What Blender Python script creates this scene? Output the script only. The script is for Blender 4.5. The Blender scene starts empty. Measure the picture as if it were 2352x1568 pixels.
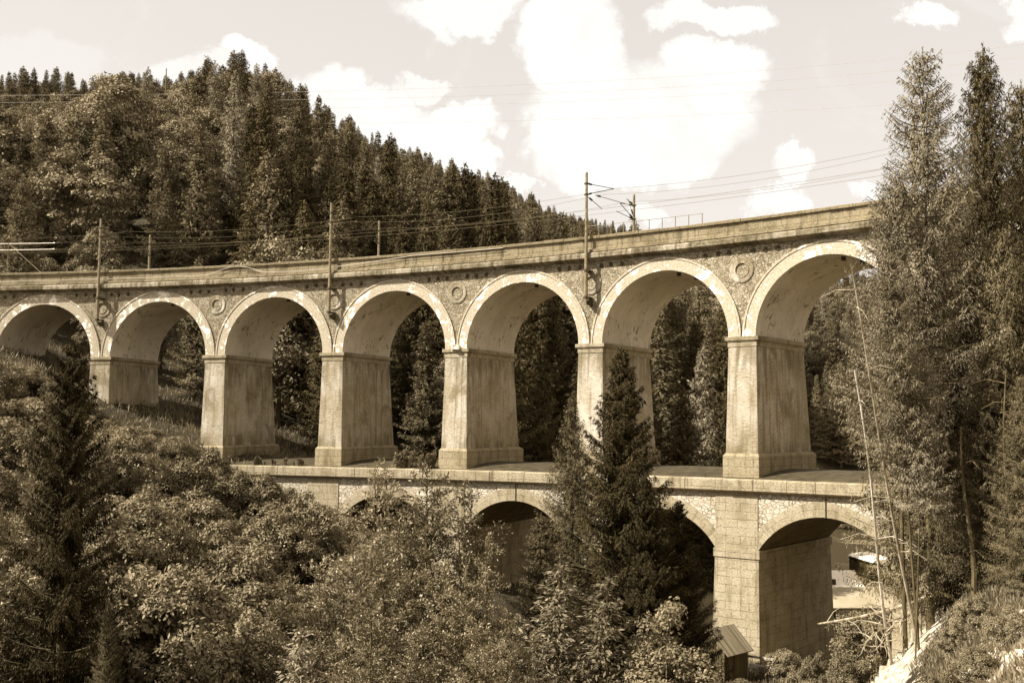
import bpy, math, random
import numpy as np
from mathutils import Vector, Matrix

# ------------------------------------------------------------------ scene, camera, sky, sun
SC = bpy.context.scene
COL = SC.collection
PI = math.pi
random.seed(7)
rng = np.random.default_rng(11)

W0, H0 = 2352.0, 1568.0
CAM = np.array([42.791, -69.672, -5.380])
YAW, PIT, ROLL, FPX = -0.4977, 0.0735, 0.0106, 2407.8
R_FRONT = 134.26          # radius of the viaduct's front face, centre at (0,-R)
GRADE = 0.0068
PITCH = 11.7              # distance between piers
DEP = 7.5                 # depth of the upper storey

_r0 = np.array([math.cos(YAW), -math.sin(YAW), 0.0])
_f0 = np.array([math.sin(YAW), math.cos(YAW), 0.0])
FWD = _f0 * math.cos(PIT) + np.array([0, 0, math.sin(PIT)])
_up = -_f0 * math.sin(PIT) + np.array([0, 0, math.cos(PIT)])
RIGHT = _r0 * math.cos(ROLL) + _up * math.sin(ROLL)
UP = -_r0 * math.sin(ROLL) + _up * math.cos(ROLL)

cam_d = bpy.data.cameras.new("camera")
cam_d.sensor_width = 36.0
cam_d.lens = 36.0 * FPX / W0
cam_d.clip_end = 6000.0
cam = bpy.data.objects.new("camera", cam_d)
COL.objects.link(cam)
M = Matrix.Identity(4)
for k in range(3):
    M[k][0], M[k][1], M[k][2], M[k][3] = RIGHT[k], UP[k], -FWD[k], CAM[k]
cam.matrix_world = M
SC.camera = cam

SUN_EL = math.radians(43)
SUN_H = np.array([-0.74, -0.67])
SUN_H = SUN_H / np.linalg.norm(SUN_H)
SUN = np.array([SUN_H[0] * math.cos(SUN_EL), SUN_H[1] * math.cos(SUN_EL), math.sin(SUN_EL)])
sl = bpy.data.lights.new("sun", 'SUN')
sl.energy = 3.9
sl.angle = math.radians(0.5)
sl.color = (1.0, 0.99, 0.97)
so = bpy.data.objects.new("sun", sl)
so.rotation_euler = Vector(SUN).to_track_quat('Z', 'Y').to_euler()
so.location = (-60, -80, 90)
COL.objects.link(so)

SC.view_settings.view_transform = 'Standard'
SC.view_settings.look = 'None'
SC.view_settings.exposure = 1.25
SC.view_settings.gamma = 1.0
SC.render.engine = 'CYCLES'
SC.cycles.max_bounces = 5
SC.cycles.diffuse_bounces = 1
SC.cycles.glossy_bounces = 2
SC.cycles.transmission_bounces = 2
SC.cycles.transparent_max_bounces = 4
SC.cycles.use_denoising = True
SC.cycles.caustics_reflective = False
SC.cycles.caustics_refractive = False


def px_dir(u, v):
    """direction of the photograph's pixel, scaled to one metre of depth"""
    return FWD + RIGHT * ((u - W0 / 2) / FPX) - UP * ((v - H0 / 2) / FPX)


def at(u, v, depth):
    return CAM + px_dir(u, v) * depth


def to_px(p):
    d = np.asarray(p, float) - CAM
    dep = d @ FWD
    return W0 / 2 + FPX * (d @ RIGHT) / dep, H0 / 2 - FPX * (d @ UP) / dep, dep


def px_per_m(depth):
    return FPX / depth


# ---- node helper
class NT:
    def __init__(self, tree):
        self.t = tree
        self.n = tree.nodes
        self.l = tree.links

    def add(self, typ, **kw):
        nd = self.n.new(typ)
        ins = kw.pop('ins', {})
        for k, v in kw.items():
            setattr(nd, k, v)
        for k, v in ins.items():
            s = nd.inputs[k]
            if isinstance(v, bpy.types.NodeSocket):
                self.l.new(v, s)
            else:
                s.default_value = v
        return nd

    def math(self, op, a, b=None, c=None, clamp=False):
        nd = self.n.new('ShaderNodeMath')
        nd.operation = op
        nd.use_clamp = clamp
        for i, v in enumerate((a, b, c)):
            if v is None:
                continue
            if isinstance(v, bpy.types.NodeSocket):
                self.l.new(v, nd.inputs[i])
            else:
                nd.inputs[i].default_value = v
        return nd.outputs[0]

    def ss(self, x, lo, hi, a=0.0, b=1.0):
        nd = self.n.new('ShaderNodeMapRange')
        nd.interpolation_type = 'SMOOTHSTEP'
        self.l.new(x, nd.inputs['Value'])
        nd.inputs['From Min'].default_value = lo
        nd.inputs['From Max'].default_value = hi
        nd.inputs['To Min'].default_value = a
        nd.inputs['To Max'].default_value = b
        return nd.outputs[0]

    def mix(self, fac, a, b, typ='MIX'):
        nd = self.n.new('ShaderNodeMix')
        nd.data_type = 'RGBA'
        nd.blend_type = typ
        for s, v in ((nd.inputs[0], fac), (nd.inputs[6], a), (nd.inputs[7], b)):
            if isinstance(v, bpy.types.NodeSocket):
                self.l.new(v, s)
            else:
                s.default_value = v if not isinstance(v, tuple) or len(v) == 4 else (*v, 1)
        return nd.outputs[2]

    def vec(self, op, a, b=None):
        nd = self.n.new('ShaderNodeVectorMath')
        nd.operation = op
        for i, v in enumerate((a, b)):
            if v is None:
                continue
            if isinstance(v, bpy.types.NodeSocket):
                self.l.new(v, nd.inputs[i])
            else:
                nd.inputs[i].default_value = v
        return nd

    def noise(self, vec, scale, detail=4.0, rough=0.55, dist=0.0):
        nd = self.n.new('ShaderNodeTexNoise')
        self.l.new(vec, nd.inputs['Vector'])
        nd.inputs['Scale'].default_value = scale
        nd.inputs['Detail'].default_value = detail
        nd.inputs['Roughness'].default_value = rough
        nd.inputs['Distortion'].default_value = dist
        return nd.outputs['Fac']


# ---- world: Nishita sky toned to the warm grey of the photograph, with clouds
world = bpy.data.worlds.new("World")
SC.world = world
world.use_nodes = True
w = NT(world.node_tree)
w.n.clear()
sky = w.add('ShaderNodeTexSky', sky_type='NISHITA', sun_disc=False)
sky.sun_elevation = SUN_EL
sky.sun_rotation = math.atan2(SUN_H[0], SUN_H[1])
sky.dust_density = 2.0
bw = w.add('ShaderNodeRGBToBW', ins={'Color': sky.outputs[0]}).outputs[0]
lum = w.math('POWER', bw, 0.30)
tint = w.add('ShaderNodeVectorMath', operation='SCALE')
tint.inputs[0].default_value = (1.0, 0.940, 0.875)
w.l.new(lum, tint.inputs['Scale'])
geo = w.add('ShaderNodeNewGeometry')
dirv = w.vec('SCALE', geo.outputs['Incoming'])
dirv.inputs['Scale'].default_value = -1.0
dirv = w.add('ShaderNodeTexCoord').outputs['Generated']
dF = w.vec('DOT_PRODUCT', dirv, tuple(FWD)).outputs['Value']
dR = w.vec('DOT_PRODUCT', dirv, tuple(RIGHT)).outputs['Value']
dU = w.vec('DOT_PRODUCT', dirv, tuple(UP)).outputs['Value']
dFc = w.math('MAXIMUM', dF, 0.05)
cx = w.math('DIVIDE', dR, dFc)
cy = w.math('DIVIDE', dU, dFc)
pv = w.add('ShaderNodeCombineXYZ', ins={'X': cx, 'Y': cy}).outputs[0]
nz = w.add('ShaderNodeTexNoise', ins={'Vector': pv, 'Scale': 11.0, 'Detail': 10.0, 'Roughness': 0.66})
nzo = w.vec('SUBTRACT', nz.outputs['Color'], (0.5, 0.5, 0.5)).outputs[0]
nsc = w.vec('SCALE', nzo)
nsc.inputs['Scale'].default_value = 0.10
pv2 = w.vec('ADD', pv, nsc.outputs[0]).outputs[0]
BLOBS = [(1470, 270, 250, 150, 1), (1330, 110, 120, 130, 1), (1640, 165, 130, 75, 1), (1300, 70, 110, 90, 1),
         (1310, 310, 110, 110, 1), (1400, 390, 130, 55, 1), (1560, 330, 110, 90, 1),
         (760, 210, 110, 80, 1), (860, 260, 130, 75, 1), (1050, 295, 100, 50, 1), (960, 330, 150, 60, 1), (1060, 370, 100, 30, 1),
         (990, 195, 60, 30, .8), (1060, 10, 140, 55, .9), (1645, 30, 140, 40, .9), (2140, 35, 75, 38, 1), (2350, 45, 60, 60, .9),
         (1790, 465, 65, 50, 1), (1815, 385, 55, 36, .9), (2000, 450, 60, 30, .8), (565, 130, 60, 36, 1), (450, 200, 160, 60, .7),
         (1190, 420, 50, 20, .8), (60, 120, 200, 60, .25), (1480, 500, 60, 25, .8), (-500, 200, 300, 120, 1), (3000, 250, 350, 160, 1), (900, -500, 400, 200, 1)]
mask = None
for (bx, by, rx, ry, am) in BLOBS:
    c = ((bx - W0 / 2) / FPX, -(by - H0 / 2) / FPX, 0)
    d = w.vec('SUBTRACT', pv2, c).outputs[0]
    d = w.vec('DIVIDE', d, (rx / FPX, ry / FPX, 1.0)).outputs[0]
    ln = w.vec('LENGTH', d).outputs['Value']
    m = w.ss(ln, 1.14, 0.82, 0.0, am)
    mask = m if mask is None else w.math('MAXIMUM', mask, m)
wisp = w.noise(pv, 7.0, 9.0, 0.68, 0.6)
mask = w.math('MULTIPLY', mask, w.ss(wisp, 0.25, 0.52, 0.45, 1.0))
mask = w.math('MAXIMUM', mask, w.math('MULTIPLY', w.ss(wisp, 0.52, 0.80), 0.45))
mask = w.math('MULTIPLY', mask, w.ss(dF, 0.05, 0.2))
skyc = w.vec('SCALE', tint.outputs[0])
skyc.inputs['Scale'].default_value = 2.72
cl = w.mix(mask, skyc.outputs[0], (4.6, 4.5, 4.3, 1))
bg = w.add('ShaderNodeBackground', ins={'Color': cl, 'Strength': 0.1})
wo = w.add('ShaderNodeOutputWorld', ins={'Surface': bg.outputs[0]})


# ------------------------------------------------------------------ object helpers
def tag(o, label=None, cat=None, group=None, kind=None):
    if label:
        o['label'] = label
    if cat:
        o['category'] = cat
    if group:
        o['group'] = group
    if kind:
        o['kind'] = kind
    return o


def empty(name, loc, label=None, cat=None, group=None):
    o = bpy.data.objects.new(name, None)
    o.empty_display_size = 0.3
    o.location = tuple(float(x) for x in loc)
    COL.objects.link(o)
    return tag(o, label, cat, group)


def link(name, me, parent=None, mats=None):
    o = bpy.data.objects.new(name, me)
    COL.objects.link(o)
    if parent is not None:
        o.parent = parent
    if mats:
        for m in (mats if isinstance(mats, (list, tuple)) else [mats]):
            me.materials.append(m)
    return o


def np_mesh(name, verts, quads=None, tone=None, faces=None, uv=None, smooth=False):
    """mesh from arrays: verts (N,3), quads (M,4)"""
    me = bpy.data.meshes.new(name)
    if faces is not None:
        me.from_pydata([tuple(v) for v in verts], [], faces)
    else:
        verts = np.ascontiguousarray(verts, dtype=np.float32)
        quads = np.ascontiguousarray(quads, dtype=np.int32)
        nq = len(quads)
        me.vertices.add(len(verts))
        me.vertices.foreach_set('co', verts.ravel())
        me.loops.add(nq * 4)
        me.loops.foreach_set('vertex_index', quads.ravel())
        me.polygons.add(nq)
        me.polygons.foreach_set('loop_start', np.arange(0, nq * 4, 4, dtype=np.int32))
        me.polygons.foreach_set('loop_total', np.full(nq, 4, dtype=np.int32))
    if tone is not None:
        a = me.attributes.new('tone', 'FLOAT', 'FACE')
        a.data.foreach_set('value', np.ascontiguousarray(tone, dtype=np.float32))
    if uv is not None:
        l = me.uv_layers.new(name='UVMap')
        l.data.foreach_set('uv', np.ascontiguousarray(uv, dtype=np.float32).ravel())
    me.update(calc_edges=True)
    me.validate()
    if smooth:
        me.polygons.foreach_set('use_smooth', np.ones(len(me.polygons), dtype=bool))
    return me


class MB:
    """collects boxes, tubes and plates, builds ONE mesh"""

    def __init__(self):
        self.v, self.f, self.uvs = [], [], []

    def poly(self, pts, uv=None):
        b = len(self.v)
        self.v += [tuple(float(c) for c in p) for p in pts]
        self.f.append(tuple(range(b, b + len(pts))))
        return self

    def hexa(self, p):
        """eight corners: bottom four counter-clockwise, then top four"""
        b = len(self.v)
        self.v += [tuple(float(c) for c in q) for q in p]
        for f in ((3, 2, 1, 0), (4, 5, 6, 7), (0, 1, 5, 4), (1, 2, 6, 5), (2, 3, 7, 6), (3, 0, 4, 7)):
            self.f.append(tuple(b + i for i in f))
        return self

    def box(self, c, s, ax=None):
        c = np.asarray(c, float)
        X, Y, Z = (np.eye(3) if ax is None else np.asarray(ax, float))
        hx, hy, hz = (k / 2 for k in s)
        q = []
        for dz in (-hz, hz):
            for dx, dy in ((-hx, -hy), (hx, -hy), (hx, hy), (-hx, hy)):
                q.append(c + X * dx + Y * dy + Z * dz)
        return self.hexa(q)

    def tube(self, pts, r, n=8, caps=True):
        pts = [np.asarray(p, float) for p in pts]
        m = len(pts)
        rr = r if hasattr(r, '__len__') else [r] * m
        b = len(self.v)
        ref = None
        for i, p in enumerate(pts):
            t = pts[min(i + 1, m - 1)] - pts[max(i - 1, 0)]
            t = t / (np.linalg.norm(t) + 1e-9)
            if ref is None:
                ref = np.array([0, 0, 1.0]) if abs(t[2]) < 0.9 else np.array([1.0, 0, 0])
            x = np.cross(ref, t)
            x /= np.linalg.norm(x) + 1e-9
            y = np.cross(t, x)
            for k in range(n):
                a = 2 * PI * k / n
                self.v.append(tuple(p + rr[i] * (x * math.cos(a) + y * math.sin(a))))
        for i in range(m - 1):
            for k in range(n):
                k2 = (k + 1) % n
                self.f.append((b + i * n + k, b + i * n + k2, b + (i + 1) * n + k2, b + (i + 1) * n + k))
        if caps:
            self.f.append(tuple(b + k for k in reversed(range(n))))
            self.f.append(tuple(b + (m - 1) * n + k for k in range(n)))
        return self

    def lathe(self, prof, c, n=16):
        c = np.asarray(c, float)
        b = len(self.v)
        for (r, z) in prof:
            for k in range(n):
                a = 2 * PI * k / n
                self.v.append((c[0] + r * math.cos(a), c[1] + r * math.sin(a), c[2] + z))
        for i in range(len(prof) - 1):
            for k in range(n):
                k2 = (k + 1) % n
                self.f.append((b + i * n + k, b + i * n + k2, b + (i + 1) * n + k2, b + (i + 1) * n + k))
        return self

    def build(self, name, mat, parent=None, origin=None, smooth=False, bevel=0.0):
        o0 = np.zeros(3) if origin is None else np.asarray(origin, float)
        if origin is None and parent is not None:
            o0 = np.array(parent.location)
            pp = parent.parent
            while pp is not None:
                o0 = o0 + np.array(pp.location)
                pp = pp.parent
        vs = np.array(self.v, float) - o0
        me = np_mesh(name, vs, faces=self.f, smooth=smooth)
        o = link(name, me, parent, mat)
        if bevel:
            bm = o.modifiers.new('bevel', 'BEVEL')
            bm.width = bevel
            bm.segments = 1
            bm.limit_method = 'ANGLE'
        return o


# ------------------------------------------------------------------ materials (all sepia, as the photograph is)
def new_mat(name):
    m = bpy.data.materials.new(name)
    m.use_nodes = True
    t = NT(m.node_tree)
    t.n.clear()
    return m, t


def finish(t, color, rough=0.9, bump=None, bstr=0.4, bdist=0.02, metal=0.0, spec=0.25):
    p = t.add('ShaderNodeBsdfPrincipled')
    if isinstance(color, bpy.types.NodeSocket):
        t.l.new(color, p.inputs['Base Color'])
    else:
        p.inputs['Base Color'].default_value = (*color, 1)
    p.inputs['Roughness'].default_value = rough
    p.inputs['Metallic'].default_value = metal
    p.inputs['Specular IOR Level'].default_value = spec
    if bump is not None:
        b = t.add('ShaderNodeBump', ins={'Height': bump, 'Strength': bstr, 'Distance': bdist})
        t.l.new(b.outputs[0], p.inputs['Normal'])
    t.add('ShaderNodeOutputMaterial', ins={'Surface': p.outputs[0]})
    return p


def sep(l):
    """linear sepia colour of brightness l"""
    k = min(1.0, max(0.0, l / 0.6))
    return (l * 1.12, l * (0.79 + 0.18 * k), l * (0.27 + 0.48 * k))


def sep4(l):
    return (*sep(l), 1.0)


def uvco(t):
    return t.add('ShaderNodeUVMap').outputs[0]


def obco(t):
    return t.add('ShaderNodeTexCoord').outputs['Object']


def scaled(t, v, s):
    return t.vec('MULTIPLY', v, s).outputs[0]


def mat_plaster(name, base, dark, streak=0.5, peel=0.0, light=0.62, grain=1.0, bands=False):
    """old lime plaster: blotches, vertical runs of damp, worn patches"""
    m, t = new_mat(name)
    uv = uvco(t)
    big = t.noise(uv, 0.45, 5, 0.6, 0.4)
    fine = t.noise(scaled(t, uv, (0.7, 1.3, 1)), 5.5, 8, 0.72)
    grit = t.noise(uv, 26.0, 3, 0.6)
    run = t.noise(scaled(t, uv, (2.4, 0.16, 1)), 1.0, 6, 0.65, 0.3)
    c = t.mix(t.ss(big, 0.33, 0.68), sep4(dark), sep4(base))
    c = t.mix(t.math('MULTIPLY', t.ss(run, 0.47, 0.64), streak), c, sep4(dark * 0.55))
    c = t.mix(t.math('MULTIPLY', t.ss(fine, 0.52, 0.70), 0.55), c, sep4(light))
    c = t.mix(t.math('MULTIPLY', t.ss(fine, 0.48, 0.34), min(0.95, 0.65 * grain)), c, sep4(dark * 0.6))
    vbig = t.noise(uv, 0.09, 3, 0.5)
    c = t.mix(t.math('MULTIPLY', t.ss(vbig, 0.60, 0.38), 0.35), c, sep4(dark * 0.7))
    st = t.noise(scaled(t, uv, (1.0, 0.8, 1)), 0.33, 5, 0.62, 0.9)
    c = t.mix(t.math('MULTIPLY', t.ss(st, 0.54, 0.64), 0.62 * min(1.0, streak * 2)), c, sep4(dark * 0.5))
    if bands:      # damp under the capital and above the plinth
        zc = t.add('ShaderNodeSeparateXYZ', ins={'Vector': uv}).outputs[1]
        wv = t.noise(scaled(t, uv, (1.2, 0.35, 1)), 1.0, 5, 0.65, 0.5)
        bd = t.math('MAXIMUM', t.ss(zc, -3.4, -1.0), t.ss(zc, -6.4, -7.8))
        c = t.mix(t.math('MULTIPLY', t.math('MULTIPLY', bd, t.ss(wv, 0.40, 0.62)), 0.75), c, sep4(dark * 0.42))
    if peel:
        pn = t.math('ADD', t.noise(scaled(t, uv, (1.0, 0.55, 1)), 3.2, 7, 0.72, 0.5), t.math('MULTIPLY', t.math('SUBTRACT', t.noise(uv, 0.5, 2, 0.5), 0.5), 0.35))
        pm = t.ss(pn, 0.625 - 0.02 * peel, 0.645 - 0.02 * peel)
        c = t.mix(t.math('MULTIPLY', pm, 0.9), c, sep4(dark * 0.35))
    h = t.math('ADD', t.math('MULTIPLY', fine, 0.7), t.math('MULTIPLY', grit, 0.4))
    finish(t, c, 0.92, h, 0.9 * grain, 0.08)
    return m


def mat_archivolt():
    m, t = new_mat('archivolt_plaster')
    uv = uvco(t)
    fine = t.noise(uv, 7.0, 6, 0.65)
    big = t.noise(uv, 0.9, 7, 0.7, 0.8)
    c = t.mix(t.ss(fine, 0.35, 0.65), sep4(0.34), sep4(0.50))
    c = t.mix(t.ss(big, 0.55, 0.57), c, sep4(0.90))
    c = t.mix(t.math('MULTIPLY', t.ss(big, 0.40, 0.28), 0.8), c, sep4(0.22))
    h = t.math('ADD', t.math('MULTIPLY', t.ss(big, 0.55, 0.57), -0.5), t.math('MULTIPLY', fine, 0.8))
    finish(t, c, 0.9, h, 0.7, 0.05)
    return m


def mat_rubble(name, base, dark, scale=2.4, joint=0.10, wet=True):
    """rubble masonry: irregular stones with mortar"""
    m, t = new_mat(name)
    uv = uvco(t)
    wob = t.add('ShaderNodeTexNoise', ins={'Vector': uv, 'Scale': 3.0, 'Detail': 3.0})
    wv = t.vec('SCALE', t.vec('SUBTRACT', wob.outputs['Color'], (0.5, 0.5, 0.5)).outputs[0])
    wv.inputs['Scale'].default_value = 0.16
    v2 = t.vec('ADD', scaled(t, uv, (1.0, 1.35, 1)), wv.outputs[0]).outputs[0]
    vo = t.add('ShaderNodeTexVoronoi', feature='DISTANCE_TO_EDGE', ins={'Vector': v2, 'Scale': scale})
    vc = t.add('ShaderNodeTexVoronoi', feature='F1', ins={'Vector': v2, 'Scale': scale})
    cell = t.add('ShaderNodeSeparateColor', ins={'Color': vc.outputs['Color']}).outputs[0]
    fine = t.noise(uv, 9.0, 5, 0.65)
    big = t.noise(uv, 0.55, 5, 0.6, 0.4)
    c = t.mix(cell, sep4(dark), sep4(base))
    c = t.mix(t.math('MULTIPLY', t.ss(fine, 0.42, 0.68), 0.5), c, sep4(base * 1.25))
    c = t.mix(t.math('MULTIPLY', t.ss(fine, 0.45, 0.30), 0.6), c, sep4(dark * 0.5))
    e = t.ss(vo.outputs['Distance'], 0.012, joint)
    c = t.mix(t.math('MULTIPLY', t.math('SUBTRACT', 1.0, e), t.ss(big, 0.3, 0.62)), c, sep4(dark * 0.42))
    if wet:
        run = t.noise(scaled(t, uv, (1.6, 0.22, 1)), 1.0, 5, 0.65, 0.3)
        c = t.mix(t.math('MULTIPLY', t.ss(run, 0.52, 0.72), 0.5), c, sep4(dark * 0.6))
        c = t.mix(t.math('MULTIPLY', t.ss(big, 0.5, 0.75), 0.5), c, sep4(base * 1.15))
    h = t.math('ADD', t.math('MULTIPLY', e, 0.7), t.math('MULTIPLY', fine, 0.55))
    finish(t, c, 0.92, h, 0.9, 0.06)
    return m


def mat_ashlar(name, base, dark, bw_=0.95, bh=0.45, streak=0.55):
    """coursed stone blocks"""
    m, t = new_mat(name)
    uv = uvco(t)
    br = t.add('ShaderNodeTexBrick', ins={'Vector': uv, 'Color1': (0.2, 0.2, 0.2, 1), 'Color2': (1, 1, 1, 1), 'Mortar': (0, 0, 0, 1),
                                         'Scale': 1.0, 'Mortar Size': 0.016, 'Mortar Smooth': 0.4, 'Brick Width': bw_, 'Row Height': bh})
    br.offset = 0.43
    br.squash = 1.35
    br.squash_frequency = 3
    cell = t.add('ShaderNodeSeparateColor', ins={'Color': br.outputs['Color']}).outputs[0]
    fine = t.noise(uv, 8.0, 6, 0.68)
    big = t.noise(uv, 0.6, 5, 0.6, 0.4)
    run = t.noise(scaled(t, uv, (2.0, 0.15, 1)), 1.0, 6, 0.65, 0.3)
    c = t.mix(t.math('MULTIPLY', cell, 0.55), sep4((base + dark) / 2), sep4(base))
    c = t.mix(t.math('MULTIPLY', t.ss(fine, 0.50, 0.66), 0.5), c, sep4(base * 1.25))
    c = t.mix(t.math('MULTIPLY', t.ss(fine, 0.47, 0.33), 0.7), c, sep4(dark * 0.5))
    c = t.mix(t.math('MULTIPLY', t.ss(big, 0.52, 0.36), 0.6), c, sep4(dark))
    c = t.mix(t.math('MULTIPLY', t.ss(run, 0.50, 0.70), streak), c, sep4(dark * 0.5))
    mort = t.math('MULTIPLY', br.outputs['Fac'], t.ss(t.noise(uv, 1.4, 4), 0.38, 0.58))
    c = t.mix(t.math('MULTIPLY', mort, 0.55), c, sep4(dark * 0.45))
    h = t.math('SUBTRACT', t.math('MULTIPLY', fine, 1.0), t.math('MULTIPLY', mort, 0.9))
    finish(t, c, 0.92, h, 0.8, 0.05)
    return m


def mat_leaf(name, l, var=0.5, trans=0.3, gloss=0.05, rough=0.55):
    """leaf or needle: diffuse both ways, a little sheen; tone varies from leaf to leaf and tree to tree"""
    m, t = new_mat(name)
    tone = t.add('ShaderNodeAttribute', attribute_name='tone', attribute_type='GEOMETRY').outputs['Fac']
    oi = t.add('ShaderNodeObjectInfo').outputs['Random']
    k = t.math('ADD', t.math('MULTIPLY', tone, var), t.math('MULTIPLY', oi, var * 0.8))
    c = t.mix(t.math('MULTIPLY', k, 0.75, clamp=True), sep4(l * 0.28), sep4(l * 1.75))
    d = t.add('ShaderNodeBsdfDiffuse', ins={'Color': c})
    tr = t.add('ShaderNodeBsdfTranslucent', ins={'Color': c})
    mx = t.add('ShaderNodeMixShader', ins={0: trans, 1: d.outputs[0], 2: tr.outputs[0]})
    g = t.add('ShaderNodeBsdfGlossy', ins={'Color': (0.62, 0.52, 0.36, 1), 'Roughness': rough})
    mx2 = t.add('ShaderNodeMixShader', ins={0: gloss, 1: mx.outputs[0], 2: g.outputs[0]})
    t.add('ShaderNodeOutputMaterial', ins={'Surface': mx2.outputs[0]})
    return m


def mat_bark(name, l):
    m, t = new_mat(name)
    v = obco(t)
    n = t.noise(scaled(t, v, (6, 6, 1.2)), 1.0, 5, 0.65)
    c = t.mix(t.ss(n, 0.3, 0.7), sep4(l * 0.5), sep4(l * 1.5))
    finish(t, c, 0.95, n, 0.8, 0.05)
    return m


def mat_plain(name, l, rough=0.7, metal=0.0, var=0.25, scale=3.0, col=None, spec=0.3):
    m, t = new_mat(name)
    v = obco(t)
    n = t.noise(v, scale, 5, 0.65)
    c = t.mix(t.ss(n, 0.3, 0.7), sep4(l * (1 - var)), sep4(l * (1 + var)))
    finish(t, c, rough, n, 0.25, 0.02, metal, spec)
    return m


def mat_planks(name, l, n_per_m=6.0, axis=0):
    m, t = new_mat(name)
    uv = uvco(t)
    x = t.add('ShaderNodeSeparateXYZ', ins={'Vector': uv}).outputs[axis]
    fr = t.math('FRACT', t.math('MULTIPLY', x, n_per_m))
    idx = t.math('FLOOR', t.math('MULTIPLY', x, n_per_m))
    rn = t.add('ShaderNodeTexWhiteNoise', noise_dimensions='1D', ins={'W': idx}).outputs['Value']
    gap = t.math('MINIMUM', t.ss(fr, 0.0, 0.14), t.ss(fr, 1.0, 0.86))
    n = t.noise(scaled(t, uv, (8, 1, 1)), 1.0, 5, 0.6)
    c = t.mix(rn, sep4(l * 0.6), sep4(l * 1.35))
    c = t.mix(t.math('MULTIPLY', t.ss(n, 0.4, 0.7), 0.4), c, sep4(l * 0.45))
    c = t.mix(t.math('SUBTRACT', 1.0, gap), c, sep4(l * 0.12))
    finish(t, c, 0.9, gap, 0.8, 0.03)
    return m


def mat_terrain():
    """earth, moss and grass with pale broken limestone where the bank is bare"""
    m, t = new_mat('hillside_earth')
    v = obco(t)
    a = t.add('ShaderNodeAttribute', attribute_name='rock', attribute_type='GEOMETRY').outputs['Fac']
    g = t.add('ShaderNodeAttribute', attribute_name='meadow', attribute_type='GEOMETRY').outputs['Fac']
    n1 = t.noise(v, 0.35, 6, 0.65)
    n2 = t.noise(v, 2.6, 6, 0.7)
    n3 = t.noise(v, 9.0, 4, 0.7)
    soil = t.mix(t.ss(n2, 0.35, 0.65), sep4(0.02), sep4(0.055))
    soil = t.mix(t.math('MULTIPLY', t.ss(n1, 0.45, 0.6), 0.6), soil, sep4(0.07))
    grass = t.mix(t.ss(n2, 0.3, 0.7), sep4(0.15), sep4(0.26))
    grass = t.mix(t.math('MULTIPLY', t.ss(n3, 0.4, 0.7), 0.5), grass, sep4(0.12))
    vo = t.add('ShaderNodeTexVoronoi', feature='DISTANCE_TO_EDGE', ins={'Vector': v, 'Scale': 2.8})
    rk = t.mix(t.ss(n2, 0.35, 0.62), sep4(0.22), sep4(0.58))
    rk = t.mix(t.math('MULTIPLY', t.ss(n3, 0.5, 0.32), 0.8), rk, sep4(0.14))
    c = t.mix(t.ss(g, 0.3, 0.7), soil, grass)
    rm = t.ss(t.math('ADD', a, t.math('MULTIPLY', t.math('SUBTRACT', n2, 0.5), 1.7)), 0.46, 0.56)
    c = t.mix(rm, c, rk)
    h = t.math('ADD', n2, t.math('MULTIPLY', t.ss(vo.outputs['Distance'], 0.0, 0.2), 0.5))
    finish(t, c, 0.95, h, 0.6, 0.10)
    return m


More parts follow.
